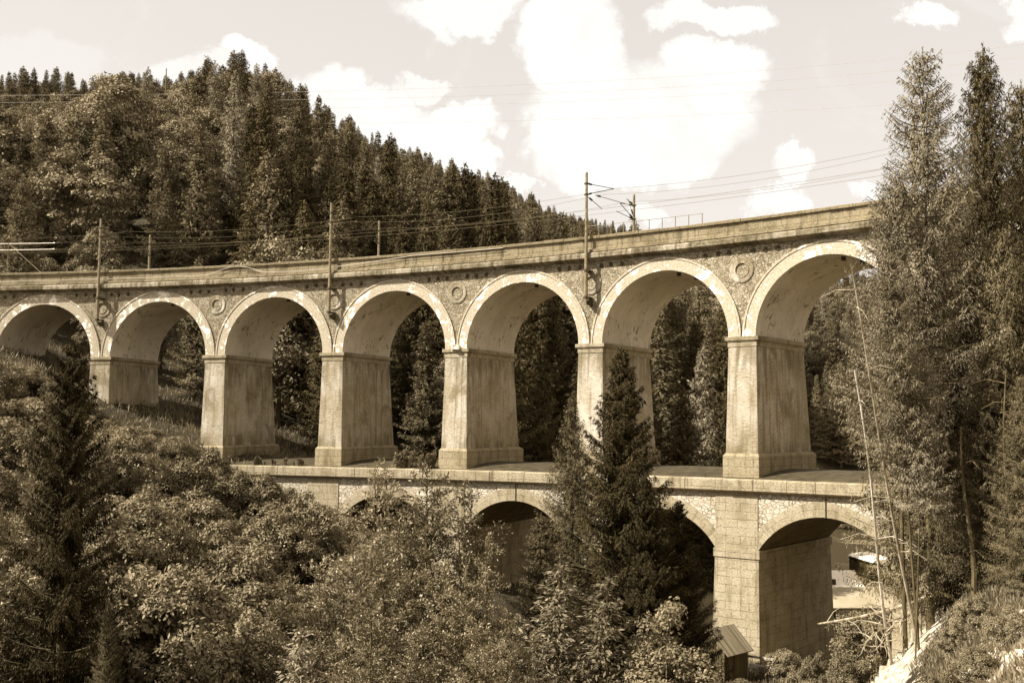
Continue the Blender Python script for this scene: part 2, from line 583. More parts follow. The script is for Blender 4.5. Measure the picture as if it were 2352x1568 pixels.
MAT = dict(
    spandrel=mat_rubble('rubble_stone', 0.40, 0.17, 4.6, 0.09),
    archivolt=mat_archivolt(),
    soffit=mat_plaster('vault_plaster', 0.70, 0.58, 0.15, peel=1.6, light=0.72, grain=0.35),
    pier=mat_plaster('pier_plaster', 0.57, 0.36, 0.75, light=0.78, grain=1.3, bands=True),
    capital=mat_plaster('capital_stone', 0.44, 0.26, 0.6, light=0.62),
    plinth=mat_ashlar('plinth_blocks', 0.36, 0.17, 0.9, 0.5),
    cornice=mat_plaster('cornice_stone', 0.46, 0.15, 1.0, light=0.70, grain=1.2),
    parapet=mat_ashlar('parapet_stone', 0.33, 0.11, 1.5, 0.36, 0.95),
    coping=mat_ashlar('coping_stone', 0.30, 0.12, 1.4, 0.5, 0.5),
    ledge=mat_ashlar('ledge_stone', 0.42, 0.17, 1.7, 0.9, 0.8),
    lowwall=mat_rubble('lower_rubble', 0.54, 0.34, 3.0, 0.08, True),
    lowpier=mat_ashlar('lower_blocks', 0.42, 0.20, 1.05, 0.52, 0.65),
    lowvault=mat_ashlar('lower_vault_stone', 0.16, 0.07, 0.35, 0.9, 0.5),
    cover=mat_plain('tar_cover', 0.055, 0.85, 0, 0.4, 1.5),
    iron=mat_plain('dark_iron', 0.07, 0.7, 0.2, 0.4, 8),
    steel=mat_plain('weathered_steel', 0.22, 0.55, 0.2, 0.35, 6),
    wire=mat_plain('wire_metal', 0.16, 0.5, 0.4, 0.1, 3),
    pale_wire=mat_plain('bright_wire_metal', 0.62, 0.5, 0.2, 0.1, 3),
    bark=mat_bark('spruce_bark', 0.10),
    palebark=mat_bark('pale_bark', 0.30),
    deadwood=mat_bark('dead_wood', 0.42),
    terrain=mat_terrain(),
    rock=mat_plain('limestone', 0.50, 0.95, 0, 0.5, 2.5),
    planks=mat_planks('roof_boards', 0.30, 6.5),
    hutwall=mat_planks('hut_boards', 0.12, 5.0),
    canvas=mat_plain('white_canvas', 0.80, 0.8, 0, 0.06, 0.6),
    beige=mat_plain('beige_roof_sheet', 0.34, 0.8, 0, 0.10, 0.5),
    darkpaint=mat_plain('dark_paint', 0.045, 0.4, 0, 0.15, 1),
    glass=mat_plain('dark_glass', 0.015, 0.1, 0, 0.1, 1, spec=0.6),
    skin=mat_plain('skin', 0.30, 0.6, 0, 0.05, 4),
    cloth_dark=mat_plain('dark_cloth', 0.03, 0.9, 0, 0.2, 6),
    cloth_light=mat_plain('light_cloth', 0.45, 0.9, 0, 0.2, 6),
    cream=mat_plain('cream_paint', 0.50, 0.4, 0, 0.1, 1),
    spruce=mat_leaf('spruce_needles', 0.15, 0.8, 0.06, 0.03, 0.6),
    deepspruce=mat_leaf('dark_and_shaded_spruce_needles', 0.065, 0.9, 0.05, 0.02, 0.6),  # dark bank spruces; behind the viaduct this tone also stands in for shade
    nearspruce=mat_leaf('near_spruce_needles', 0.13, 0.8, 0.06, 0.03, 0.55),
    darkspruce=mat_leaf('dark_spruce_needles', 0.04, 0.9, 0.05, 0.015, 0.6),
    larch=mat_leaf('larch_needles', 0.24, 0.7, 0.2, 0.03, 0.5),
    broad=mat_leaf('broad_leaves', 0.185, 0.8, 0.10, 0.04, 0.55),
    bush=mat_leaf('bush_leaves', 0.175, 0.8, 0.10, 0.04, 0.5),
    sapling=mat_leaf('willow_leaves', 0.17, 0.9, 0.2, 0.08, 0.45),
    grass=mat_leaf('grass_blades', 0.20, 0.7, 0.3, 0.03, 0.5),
)

# ------------------------------------------------------------------ terrain
UC = np.array([-2600, -900, -200, 0, 300, 560, 700, 900, 1100, 1300, 1500, 1750, 1900, 2050, 2200, 2352, 2700, 4600], float)
TERR = [
    (-60, [-5, -5, -6, -6, -6.5, -6.5, -6.5, -6.5, -6.5, -6.5, -6.5, -6.5, -6.5, -6.5, -6.5, -6, -5, 0]),
    (0, [-6, -6.5, -7, -7, -7, -7, -7, -7, -7, -7, -7, -7, -7, -7, -7, -7, -6.5, -4]),
    (10, [-8, -8.6, -9, -9.5, -9.6, -9.6, -9.6, -9.6, -9.6, -9.6, -9.6, -9.6, -9.5, -9.3, -9, -8.6, -8, -5]),
    (20, [-10, -13, -15, -15, -15, -15, -15, -15, -15, -15, -15, -14.6, -13.6, -12.2, -11, -9.8, -8, -5]),
    (30, [-8, -14, -16.5, -17.5, -18, -18.3, -18.5, -18.5, -18.5, -18.5, -18.5, -16.6, -14.6, -12.6, -11, -10, -7, -3]),
    (38, [-6, -13, -15.5, -16.5, -18, -19, -19.5, -19.8, -20, -20, -20, -18.6, -16.4, -13.6, -11.2, -9.6, -6.5, -1]),
    (46, [-4, -11, -14, -15.6, -17, -18.6, -19.5, -19.9, -20.3, -20.3, -20.3, -20, -18.4, -15.8, -13, -10.6, -7, 0]),
    (56, [0, -8, -11.5, -13.2, -15.6, -17.5, -18.5, -19.4, -20.2, -20.4, -20.6, -20.6, -20.8, -19.5, -14.5, -11.5, -8, 2]),
    (66, [4, -5, -8.5, -10.4, -13.2, -15.7, -17, -18.3, -19.6, -20.1, -20.6, -20.7, -21.2, -22, -19.5, -15.5, -10, 4]),
    (76, [8, -2, -5.5, -7.4, -10.8, -13.5, -15, -17, -19, -19.9, -20.8, -21, -22, -23, -22.5, -20, -13, 6]),
    (86, [12, 1, -2.4, -4, -8.2, -11.2, -12.8, -15.4, -18, -19.5, -21, -23, -24, -24.5, -24, -23, -17, 8]),
    (95, [16, 5, 1.6, 0.2, -5, -8.2, -9.9, -13.2, -16.5, -18.5, -20.5, -24, -24.8, -24.8, -24.8, -24, -19, 10]),
    (105, [20, 10, 6, 3, -3.4, -6.7, -8.5, -11.5, -14.5, -17, -19.5, -24, -24.6, -24.9, -24.9, -24, -19, 12]),
    (120, [28, 18, 12, 6, 1, -2.9, -5, -7.8, -10.5, -13.5, -16.5, -23.5, -24.9, -25.2, -25.2, -24, -18, 18]),
    (150, [44, 33, 20, 16, 20, 16, 6, 3, 0, -4.5, -9, -21, -26.5, -26.6, -26.4, -24, -14, 30]),
    (200, [66, 56, 37, 33, 37, 40, 30, 22, 14, 6, 0, -14, -27.5, -27.9, -26, -20, -4, 50]),
    (235, [78, 68, 50, 46, 49, 54, 42, 32, 24, 13, 8, -6, -28, -28.3, -24, -14, 4, 60]),
    (280, [90, 82, 66, 62, 62.4, 66, 54.8, 43, 34.8, 22, 16, -2, -14, -14, -6, -4, 16, 75]),
    (350, [98, 98, 92, 88, 84.8, 89, 75.6, 62, 51.6, 38, 31, 24, 17, 17, 20, 12, 32, 95]),
    (420, [95, 103, 102, 98, 109, 113, 98, 81, 69, 53, 44, 38, 33, 33, 34, 24, 44, 105]),
    (480, [90, 100, 104, 100, 111.6, 116, 115.2, 97.5, 84.7, 65, 55, 46, 42, 42, 42, 30, 50, 110]),
    (560, [80, 95, 100, 105, 106.4, 113, 118.8, 121.5, 107.3, 82, 70, 50, 46, 46, 46, 34, 55, 112]),
    (700, [70, 85, 95, 100, 107.6, 114.4, 121.2, 123, 139.2, 112, 97, 56, 50, 50, 50, 40, 60, 115]),
    (850, [62.5, 81.2, 91.2, 96.2, 100.5, 109.8, 117.5, 130.3, 138.5, 142, 124, 77, 55, 45.5, 43, 47.5, 63.8, 117.2]),
    (900, [60, 80, 90, 95, 98, 108, 116, 130.5, 144.5, 144, 132, 82, 60, 50, 46, 50, 65, 118]),
    (1300, [50, 70, 80, 90, 93, 96.5, 101, 115, 128.5, 132.5, 135, 90, 70, 60, 55, 55, 60, 110]),
    (2500, [40, 50, 60, 60, 68, 71.5, 76, 82.5, 88.5, 92.5, 95, 70, 60, 55, 50, 50, 50, 90]),
]
TD = np.array([r[0] for r in TERR], float)
TZ = np.array([r[1] for r in TERR], float)
# resample with smoothing
UF = np.concatenate([np.arange(-2600, -300, 100), np.arange(-300, 2700, 25), np.arange(2700, 4601, 100)]).astype(float)
DF = np.concatenate([np.arange(-60, 10, 5), np.arange(10, 130, 1.25), np.arange(130, 300, 4), np.arange(300, 900, 12), np.arange(900, 2501, 100)]).astype(float)
_tmp = np.array([np.interp(UF, UC, row) for row in TZ])
ZG = np.array([np.interp(DF, TD, _tmp[:, j]) for j in range(len(UF))]).T
for _ in range(6):
    p_ = np.pad(ZG, 1, mode='edge')
    ZG = 0.5 * ZG + 0.125 * (p_[:-2, 1:-1] + p_[2:, 1:-1] + p_[1:-1, :-2] + p_[1:-1, 2:])


def vnoise(x, y, seed=0):
    """smooth value noise"""
    xi, yi = np.floor(x).astype(int), np.floor(y).astype(int)
    fx, fy = x - xi, y - yi
    fx, fy = fx * fx * (3 - 2 * fx), fy * fy * (3 - 2 * fy)

    def h(a, b):
        n = (a * 374761393 + b * 668265263 + seed * 1274126177) & 0x7fffffff
        n = ((n ^ (n >> 13)) * 1274126177) & 0x7fffffff
        return ((n ^ (n >> 16)) & 0xffff) / 65535.0
    return (h(xi, yi) * (1 - fx) + h(xi + 1, yi) * fx) * (1 - fy) + (h(xi, yi + 1) * (1 - fx) + h(xi + 1, yi + 1) * fx) * fy - 0.5


FH = FWD[:2] / np.linalg.norm(FWD[:2])
RH = np.array([FH[1], -FH[0]])


def plan(u, d):
    """ground plan point for azimuth column u and distance d (d metres ahead, measured level)"""
    t = (u - W0 / 2) / FPX
    dd = np.maximum(d, 6.0) if hasattr(d, '__len__') else max(d, 6.0)
    return CAM[0] + FH[0] * d + RH[0] * t * dd, CAM[1] + FH[1] * d + RH[1] * t * dd


def gz(x, y):
    """ground height at x, y"""
    x = np.asarray(x, float)
    y = np.asarray(y, float)
    dx, dy = x - CAM[0], y - CAM[1]
    d = dx * FH[0] + dy * FH[1]
    t = (dx * RH[0] + dy * RH[1]) / np.maximum(d, 6.0)
    u = np.clip(t * FPX + W0 / 2, UF[0], UF[-1])
    d = np.clip(d, DF[0], DF[-1])
    iu = np.clip(np.searchsorted(UF, u) - 1, 0, len(UF) - 2)
    idd = np.clip(np.searchsorted(DF, d) - 1, 0, len(DF) - 2)
    fu = (u - UF[iu]) / (UF[iu + 1] - UF[iu])
    fd = (d - DF[idd]) / (DF[idd + 1] - DF[idd])
    return (ZG[idd, iu] * (1 - fu) + ZG[idd, iu + 1] * fu) * (1 - fd) + (ZG[idd + 1, iu] * (1 - fu) + ZG[idd + 1, iu + 1] * fu) * fd


def arc_s(x, y):
    """arc coordinates (s, o) of a plan point"""
    a = np.arctan2(x, y + R_FRONT)
    return a * R_FRONT, R_FRONT - np.hypot(x, y + R_FRONT)


UU, DD = np.meshgrid(UF, DF)
PX, PY = plan(UU.ravel(), DD.ravel())
PZ = ZG.ravel().copy()
rough = vnoise(PX * 0.9, PY * 0.9, 1) * 0.35 + vnoise(PX * 0.25, PY * 0.25, 2) * 0.8
flat = np.clip((UU.ravel() - 1750) / 100, 0, 1) * np.clip((DD.ravel() - 80) / 8, 0, 1) * np.clip((250 - DD.ravel()) / 15, 0, 1)
near = np.clip(DD.ravel() / 20, 0, 1)
PZ = PZ + rough * (1 - 0.93 * flat) * near
nu_, nd_ = len(UF), len(DF)
ii = np.arange(nd_ - 1)[:, None] * nu_ + np.arange(nu_ - 1)[None, :]
TQ = np.stack([ii, ii + 1, ii + nu_ + 1, ii + nu_], -1).reshape(-1, 4)
ter_me = np_mesh('terrain', np.stack([PX, PY, PZ], -1), TQ, smooth=True)
uvals, dvals = UU.ravel(), DD.ravel()
# bare limestone on the right bank, meadow behind the viaduct and in front of the lower pier
edge_u = np.interp(dvals, [14, 20, 30, 36, 40, 46], [1760, 1830, 1930, 2010, 2060, 2120])
rockm = np.clip(1 - np.abs(uvals - edge_u - 60) / 210, 0, 1) * np.clip((45 - dvals) / 5, 0, 1) * np.clip((dvals - 8) / 6, 0, 1) * 0.95
rockm = np.maximum(rockm, np.clip((uvals - 2180) / 90, 0, 1) * np.clip((27 - dvals) / 3, 0, 1) * np.clip((dvals - 10) / 4, 0, 1) * 0.9)
rockm = np.maximum(rockm, np.clip(1 - np.abs(dvals - 250) / 22, 0, 1) * np.clip((uvals - 1800) / 80, 0, 1) * 0.95)
meadow = np.maximum(flat, np.clip((uvals - 1300) / 200, 0, 1) * np.clip((dvals - 48) / 6, 0, 1) * np.clip((120 - dvals) / 20, 0, 1))
for nm, arr in (('rock', rockm), ('meadow', meadow)):
    at_ = ter_me.attributes.new(nm, 'FLOAT', 'POINT')
    at_.data.foreach_set('value', np.ascontiguousarray(arr, dtype=np.float32))
ter = link('terrain', ter_me, None, MAT['terrain'])
tag(ter, 'wooded valley sides with bare limestone bank and a mown meadow', kind='structure')

# ------------------------------------------------------------------ viaduct
def P(s, o, z, low=False):
    a = s / R_FRONT
    r = R_FRONT - o
    zz = z + GRADE * s
    if low:
        zz = z - 9.316 + 0.0103 * s
    return (r * math.sin(a), r * math.cos(a) - R_FRONT, zz)


class Arc:
    """mesh in viaduct coordinates (s along the front, o toward the camera, z), with metre UVs"""

    def __init__(self, low=False):
        self.v, self.f, self.uv, self.low, self.uoff = [], [], [], low, 0.0

    def face(self, pts, uv=None):
        """pts: list of (s,o,z)"""
        b = len(self.v)
        self.v += [P(*p, self.low) for p in pts]
        self.f.append(tuple(range(b, b + len(pts))))
        if uv is None:
            q = np.array(pts, float)
            n = np.zeros(3)
            for i in range(1, len(q) - 1):
                n += np.cross(q[i] - q[0], q[i + 1] - q[0])
            k = int(np.argmax(np.abs(n)))
            uv = [(p[0], p[2]) if k == 1 else ((p[1] + 37.3 + self.uoff, p[2]) if k == 0 else (p[0], p[1])) for p in pts]
        self.uv += uv

    def prism(self, s0, s1, o0, o1, z0, z1, top=None, seg=1):
        """box from (s0..s1, o0 front .. o1 back, z0..z1); top=(s0,s1,o0,o1) for a battered body"""
        t = top or (s0, s1, o0, o1)
        B = [(s0, o0, z0), (s1, o0, z0), (s1, o1, z0), (s0, o1, z0)]
        T = [(t[0], t[2], z1), (t[1], t[2], z1), (t[1], t[3], z1), (t[0], t[3], z1)]
        self.face([B[0], B[1], T[1], T[0]])
        self.face([B[1], B[2], T[2], T[1]])
        self.face([B[2], B[3], T[3], T[2]])
        self.face([B[3], B[0], T[0], T[3]])
        self.face(T)
        self.face(B[::-1])
        return self

    def sweep(self, prof, ss, closed=False, caps=True):
        """profile [(o,z)...] swept along the s values"""
        n = len(prof)
        ln = [0.0]
        for i in range(1, n):
            ln.append(ln[-1] + math.hypot(prof[i][0] - prof[i - 1][0], prof[i][1] - prof[i - 1][1]))
        rng_ = range(n if closed else n - 1)
        for a, b in zip(ss[:-1], ss[1:]):
            for i in rng_:
                j = (i + 1) % n
                lj = ln[j] if j else ln[-1] + 0.3
                self.face([(a, *prof[i]), (b, *prof[i]), (b, *prof[j]), (a, *prof[j])],
                          [(a, ln[i]), (b, ln[i]), (b, lj), (a, lj)])
        if caps and closed:
            self.face([(ss[0], *p) for p in prof])
            self.face([(ss[-1], *p) for p in prof][::-1])
        return self

    def build(self, name, mat, parent, bevel=0.0, smooth=False):
        me = np_mesh(name, np.array(self.v), faces=self.f)
        l = me.uv_layers.new(name='UVMap')
        l.data.foreach_set('uv', np.array(self.uv, dtype=np.float32).ravel())
        me.materials.append(mat)
        if smooth or bevel:
            import bmesh
            bm = bmesh.new()
            bm.from_mesh(me)
            bmesh.ops.remove_doubles(bm, verts=bm.verts, dist=1e-4)
            bmesh.ops.recalc_face_normals(bm, faces=bm.faces)
            bm.to_mesh(me)
            bm.free()
        if smooth:
            me.polygons.foreach_set('use_smooth', np.ones(len(me.polygons), dtype=bool))
        o = bpy.data.objects.new(name, me)
        COL.objects.link(o)
        o.parent = parent
        if bevel:
            md = o.modifiers.new('bevel', 'BEVEL')
            md.width = bevel
            md.segments = 2
            md.limit_method = 'ANGLE'
        return o


VIA = empty('viaduct', (0, 0, 0), 'curved two-storey stone railway viaduct with tall arches across the valley', 'viaduct')
I0, I1 = -2, 9                       # pier numbers built
S0, S1 = (I0 - 4) * PITCH, (I1 - 4) * PITCH
RI, RE = 4.87, 5.74
ORDN = {k: n for k, n in zip(range(-2, 10), ['outermost', 'hidden', 'far', 'bush-hidden', 'second', 'third', 'fourth', 'fifth', 'sixth', 'seventh', 'eighth', 'ninth'])}

ss_all = []
for i in range(I0, I1):
    sc = (i - 4 + 0.5) * PITCH
    ss_all += [sc - PITCH / 2 + 1e-6]
    for k in range(49):
        ss_all.append(sc - RI * math.cos(PI * k / 48))
ss_all.append(S1)


def zlow(s):
    k = math.floor(s / PITCH)
    sc = (k + 0.5) * PITCH
    q = RI * RI - (s - sc) ** 2
    return math.sqrt(q) if q > 1e-9 else 0.0


ZT = 6.05
wall = Arc()
for a, b in zip(ss_all[:-1], ss_all[1:]):
    za, zb = zlow(a), zlow(b)
    wall.face([(a, 0, za), (b, 0, zb), (b, 0, ZT), (a, 0, ZT)])
    wall.face([(b, -DEP, zb), (a, -DEP, za), (a, -DEP, ZT), (b, -DEP, ZT)])
wall.build('spandrel_wall', MAT['spandrel'], VIA)

ssc = list(np.arange(S0, S1 + 0.1, 1.3))
deck = Arc()
deck.sweep([(0.2, 6.6), (0.2, 6.9), (-DEP - 0.2, 6.9), (-DEP - 0.2, 6.6)], ssc, True)
deck.build('track_bed', MAT['cover'], VIA)
for side in (0, 1):
    f_ = (lambda o: o) if side == 0 else (lambda o: -DEP - o)
    pr = [(-0.1, 6.00), (0.10, 6.00), (0.20, 6.06), (0.50, 6.12), (0.60, 6.18), (0.60, 6.46), (0.50, 6.56), (0.30, 6.60), (-0.1, 6.60)]
    Arc().sweep([(f_(o), z) for o, z in pr], ssc, True).build('cornice', MAT['cornice'], VIA)
    pr = [(0.24, 6.60), (0.44, 6.63), (0.44, 6.80), (0.25, 6.86), (0.25, 7.56), (-0.15, 7.56), (-0.15, 6.905), (-0.05, 6.6)]
    pa = Arc().sweep([(f_(o), z) for o, z in pr], ssc, True).build('parapet', MAT['parapet'], VIA)
    cp = Arc()
    s = S0
    k = 0
    while s < S1:
        L = 1.25 + 0.5 * random.random()
        dz = random.uniform(-0.012, 0.02)
        do = random.uniform(-0.02, 0.025)
        e = min(s + L - 0.02, S1)
        prc = [(0.22 + do, 7.56), (0.40 + do, 7.585), (0.42 + do, 7.74 + dz), (0.36 + do, 7.78 + dz), (-0.22, 7.78 + dz), (-0.22, 7.56)]
        cp.sweep([(f_(o), z) for o, z in prc], [s, e], True)
        s += L
    c_ = cp.build('coping', MAT['coping'], pa)

# vaults with their rings
for i in range(I0, I1):
    sc = (i - 4 + 0.5) * PITCH
    vt = Arc()
    NA, NO = 40, 6
    for k in range(NA):
        t0, t1 = PI * k / NA, PI * (k + 1) / NA
        for j in range(NO):
            o0, o1 = -DEP * j / NO, -DEP * (j + 1) / NO
            q = [(sc - RI * math.cos(t0), o0, RI * math.sin(t0)), (sc - RI * math.cos(t1), o0, RI * math.sin(t1)),
                 (sc - RI * math.cos(t1), o1, RI * math.sin(t1)), (sc - RI * math.cos(t0), o1, RI * math.sin(t0))]
            vt.face(q, [(o0 + i * 13.7, RI * t0), (o0 + i * 13.7, RI * t1), (o1 + i * 13.7, RI * t1), (o1 + i * 13.7, RI * t0)])
    vo = vt.build('vault', MAT['soffit'], VIA, smooth=True)
    for (ofr, sg) in ((0, 1), (-DEP, -1)):
        rg = Arc()
        NR = 56
        rows = [(RI, 0.0), (RI, 0.07), (RE - 0.13, 0.07), (RE - 0.12, 0.045), (RE - 0.09, 0.045), (RE - 0.08, 0.115), (RE + 0.05, 0.115), (RE + 0.05, -0.01)]
        ln = [0, .07, .8, .83, .86, .93, 1.06, 1.2]
        for k in range(NR):
            t0, t1 = PI * k / NR, PI * (k + 1) / NR
            for a_, b_, la, lb in zip(rows[:-1], rows[1:], ln[:-1], ln[1:]):
                def q(rw, th):
                    return (sc - rw[0] * math.cos(th), ofr + sg * rw[1], rw[0] * math.sin(th))
                rg.face([q(a_, t0), q(a_, t1), q(b_, t1), q(b_, t0)],
                        [(5.3 * t0 + i * 21.1, la), (5.3 * t1 + i * 21.1, la), (5.3 * t1 + i * 21.1, lb), (5.3 * t0 + i * 21.1, lb)])
        rg.build('arch_ring', MAT['archivolt'], vo)
    for (dsx, oo) in ((0.55, -1.1), (1.0, -2.9)):
        th = math.acos(-dsx / RI)
        z_ = RI * math.sin(th)
        Arc().prism(sc + dsx - .11, sc + dsx + .11, oo, oo - .22, z_ - .26, z_ + .05).build('drain_box', MAT['iron'], vo)

# upper piers
def pier_w(z):
    return 0
for i in range(I0, I1 + 1):
    s = (i - 4) * PITCH
    zb = -9.316 + 0.0103 * s - GRADE * s      # ledge level in the upper frame
    pl = zb + 1.55
    body = Arc()
    body.uoff = i * 17.7
    body.prism(s - 1.15, s + 1.15, 0.17, -8.25, pl, -0.62, (s - 1.0, s + 1.0, 0.02, -DEP + 0.02))
    po = body.build('pier', MAT['pier'], VIA, bevel=0.03)
    cap = Arc()
    cap.prism(s - 1.0, s + 1.0, 0.02, -DEP - 0.02, -0.30, 0.0, None)
    c2 = Arc()
    c2.prism(s - 1.04, s + 1.04, 0.06, -DEP - 0.06, -0.66, -0.28)
    c2.build('frieze', MAT['capital'], po, bevel=0.015)
    c3 = Arc()
    c3.prism(s - 1.20, s + 1.20, 0.17, -DEP - 0.17, -0.245, 0.012, (s - 1.2, s + 1.2, 0.17, -DEP - 0.17))
    c3.prism(s - 1.09, s + 1.09, 0.10, -DEP - 0.10, -0.33, -0.245, (s - 1.17, s + 1.17, 0.15, -DEP - 0.15))
    c3.build('capital', MAT['capital'], po, bevel=0.02)
    p2 = Arc()
    p2.prism(s - 1.29, s + 1.29, 0.34, -8.78, zb - 0.6, pl - 0.12)
    p2.prism(s - 1.29, s + 1.29, 0.34, -8.78, pl - 0.12, pl + 0.06, (s - 1.16, s + 1.16, 0.19, -8.28))
    p2.build('plinth', MAT['plinth'], po, bevel=0.03)
    # medallion above the pier: two raised rings
    md = Arc()
    NM = 36
    prof = [(0.86, 0.0), (0.86, 0.05), (0.80, 0.07), (0.55, 0.05), (0.52, 0.09), (0.45, 0.09), (0.42, -0.015), (0.0, -0.01)]
    zc = 4.42
    for k in range(NM):
        t0, t1 = 2 * PI * k / NM, 2 * PI * (k + 1) / NM
        for a_, b_ in zip(prof[:-1], prof[1:]):
            pts = [(s + a_[0] * math.cos(t0), a_[1] + .004, zc + a_[0] * math.sin(t0)), (s + a_[0] * math.cos(t1), a_[1] + .004, zc + a_[0] * math.sin(t1)),
                   (s + b_[0] * math.cos(t1), b_[1] + .004, zc + b_[0] * math.sin(t1)), (s + b_[0] * math.cos(t0), b_[1] + .004, zc + b_[0] * math.sin(t0))]
            if b_[0] == 0:
                pts = pts[:3]
            md.face(pts, [(p[0], p[2]) for p in pts])
    md.build('medallion', MAT['pier'], VIA)
    # wall anchors: dark iron crosses in a row under the cornice
    if 0 <= i <= 7:
        for ds in (-2.65, -1.75, -0.9, 0.85, 1.7, 2.6):
            an = Arc()
            s_, z_ = s + ds + random.uniform(-.06, .06), 5.63 + random.uniform(-.04, .04)
            for k in range(6):
                a = PI * k / 6
                ca, sa = math.cos(a), math.sin(a)
                w_, l_ = 0.024, 0.17
                q = [(s_ + ca * x - sa * y, z_ + sa * x + ca * y) for x, y in ((-l_, -w_), (l_, -w_), (l_, w_), (-l_, w_))]
                oo = 0.035 + 0.004 * k
                an.face([(x, oo, y) for x, y in q])
                for m_ in range(4):
                    (xa, ya), (xb, yb) = q[m_], q[(m_ + 1) % 4]
                    an.face([(xa, 0, ya), (xb, 0, yb), (xb, oo, yb), (xa, oo, ya)])
            rr = [(s_ + 0.07 * math.cos(2 * PI * k / 10), 0.08, z_ + 0.07 * math.sin(2 * PI * k / 10)) for k in range(10)]
            an.face(rr)
            for k in range(10):
                A_, B_ = rr[k], rr[(k + 1) % 10]
                an.face([(A_[0], 0, A_[2]), (B_[0], 0, B_[2]), B_, A_])
            an.build('wall_anchor', MAT['iron'], VIA)

# lower storey
LO, LB = 0.95, -10.4           # front and back of the lower wall
LS0, LS1 = -1.95 * PITCH, 5.0 * PITCH
HS, CRN, SPR = 4.32, -2.15, -4.45        # half span, crown and springing below the ledge
RISE = CRN - SPR
LR = (HS * HS + RISE * RISE) / (2 * RISE)
LCZ = CRN - LR
lss = [LS0, -1.55 * PITCH, -1.2 * PITCH]
for k in range(-1, 4):
    sc = (k + 0.5) * PITCH
    lss.append(sc - PITCH / 2 + 1e-6)
    a0 = math.asin(HS / LR)
    for j in range(29):
        lss.append(sc + LR * math.sin(-a0 + 2 * a0 * j / 28))
lss += [4 * PITCH, LS1]


def llow(s):
    if s < -PITCH or s > 4 * PITCH:
        return -7.0
    k = math.floor(s / PITCH)
    sc = (k + 0.5) * PITCH
    x = abs(s - sc)
    if x > HS + 1e-6:
        return SPR
    return LCZ + math.sqrt(max(LR * LR - x * x, 0))


lw = Arc(True)
for a, b in zip(lss[:-1], lss[1:]):
    za, zb = llow(a), llow(b)
    if b <= -PITCH + 0.01 or a >= 4 * PITCH - 1e-4:
        za = zb = -9.0
    lw.face([(a, LO, za), (b, LO, zb), (b, LO, -0.8), (a, LO, -0.8)])
    lw.face([(b, LB, zb), (a, LB, za), (a, LB, -0.8), (b, LB, -0.8)])
lw.face([(LS0, LB, -9), (LS0, LO, -9), (LS0, LO, -.8), (LS0, LB, -.8)])
lw.build('lower_wall', MAT['lowwall'], VIA)
lsc = list(np.arange(LS0 - 0.6, LS1 + 0.7, 1.3))
lg = Arc(True)
s = LS0 - 0.6
while s < LS1:
    L = random.choice([1.9, 2.3, 2.6, 3.0])
    dz, do = random.uniform(-.02, .015), random.uniform(-.03, .03)
    e = min(s + L - 0.025, LS1 + .6)
    lg.sweep([(0.7, -0.86), (1.18 + do, -0.86), (1.36 + do, -0.76), (1.40 + do, -0.72), (1.40 + do, -0.06 + dz), (1.34 + do, dz), (0.55, 0.01 + dz), (0.55, -.4)], [s, e], True)
    s += L
lg.build('ledge', MAT['ledge'], VIA, bevel=0.015)
cv = Arc(True)
prf = [(0.62, -0.5), (0.62, 0.015), (-0.6, 0.22), (-2.2, 0.42), (-4.4, 0.52), (-6.6, 0.42), (-9.6, 0.05), (LB - 0.4, 0.0), (LB - 0.4, -0.5)]
cv.sweep(prf, lsc, True)
cv.build('weather_cover', MAT['cover'], VIA, smooth=False)
for k in range(-1, 4):
    sc = (k + 0.5) * PITCH
    vt = Arc(True)
    a0 = math.asin(HS / LR)
    NA, NO = 24, 8
    for j in range(NA):
        t0, t1 = -a0 + 2 * a0 * j / NA, -a0 + 2 * a0 * (j + 1) / NA
        for m_ in range(NO):
            o0, o1 = LO + (LB - LO) * m_ / NO, LO + (LB - LO) * (m_ + 1) / NO
            vt.face([(sc + LR * math.sin(t0), o0, LCZ + LR * math.cos(t0)), (sc + LR * math.sin(t1), o0, LCZ + LR * math.cos(t1)),
                     (sc + LR * math.sin(t1), o1, LCZ + LR * math.cos(t1)), (sc + LR * math.sin(t0), o1, LCZ + LR * math.cos(t0))],
                    [(LR * t0, o0), (LR * t1, o0), (LR * t1, o1), (LR * t0, o1)])
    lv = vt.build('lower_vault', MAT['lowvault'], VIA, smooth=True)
    # smooth plastered voussoirs round the crown
    vs_ = Arc(True)
    for j in range(20):
        t0, t1 = -a0 + 2 * a0 * j / 20, -a0 + 2 * a0 * (j + 1) / 20
        r1 = lambda t_: 0.95 - 0.25 * abs(t_) / a0
        q = [(sc + r_ * math.sin(t_), LO + 0.03, LCZ + r_ * math.cos(t_)) for r_, t_ in
             ((LR + .0, t0), (LR + .0, t1), (LR + r1(t1), t1), (LR + r1(t0), t0))]
        vs_.face(q, [(LR * t0, 0), (LR * t1, 0), (LR * t1, 1), (LR * t0, 1)])
        vs_.face([q[3], q[2], (q[2][0], LO - .01, q[2][2]), (q[3][0], LO - .01, q[3][2])])
        vs_.face([q[1], q[0], (q[0][0], LO - .01, q[0][2]), (q[1][0], LO - .01, q[1][2])])
    vs_.build('arch_ring', MAT['lowpier'], lv)
    Arc(True).prism(sc + 0.16, sc + 0.21, LO + .09, LO + .035, CRN + .02, -0.9).build('drain_pipe', MAT['iron'], VIA)
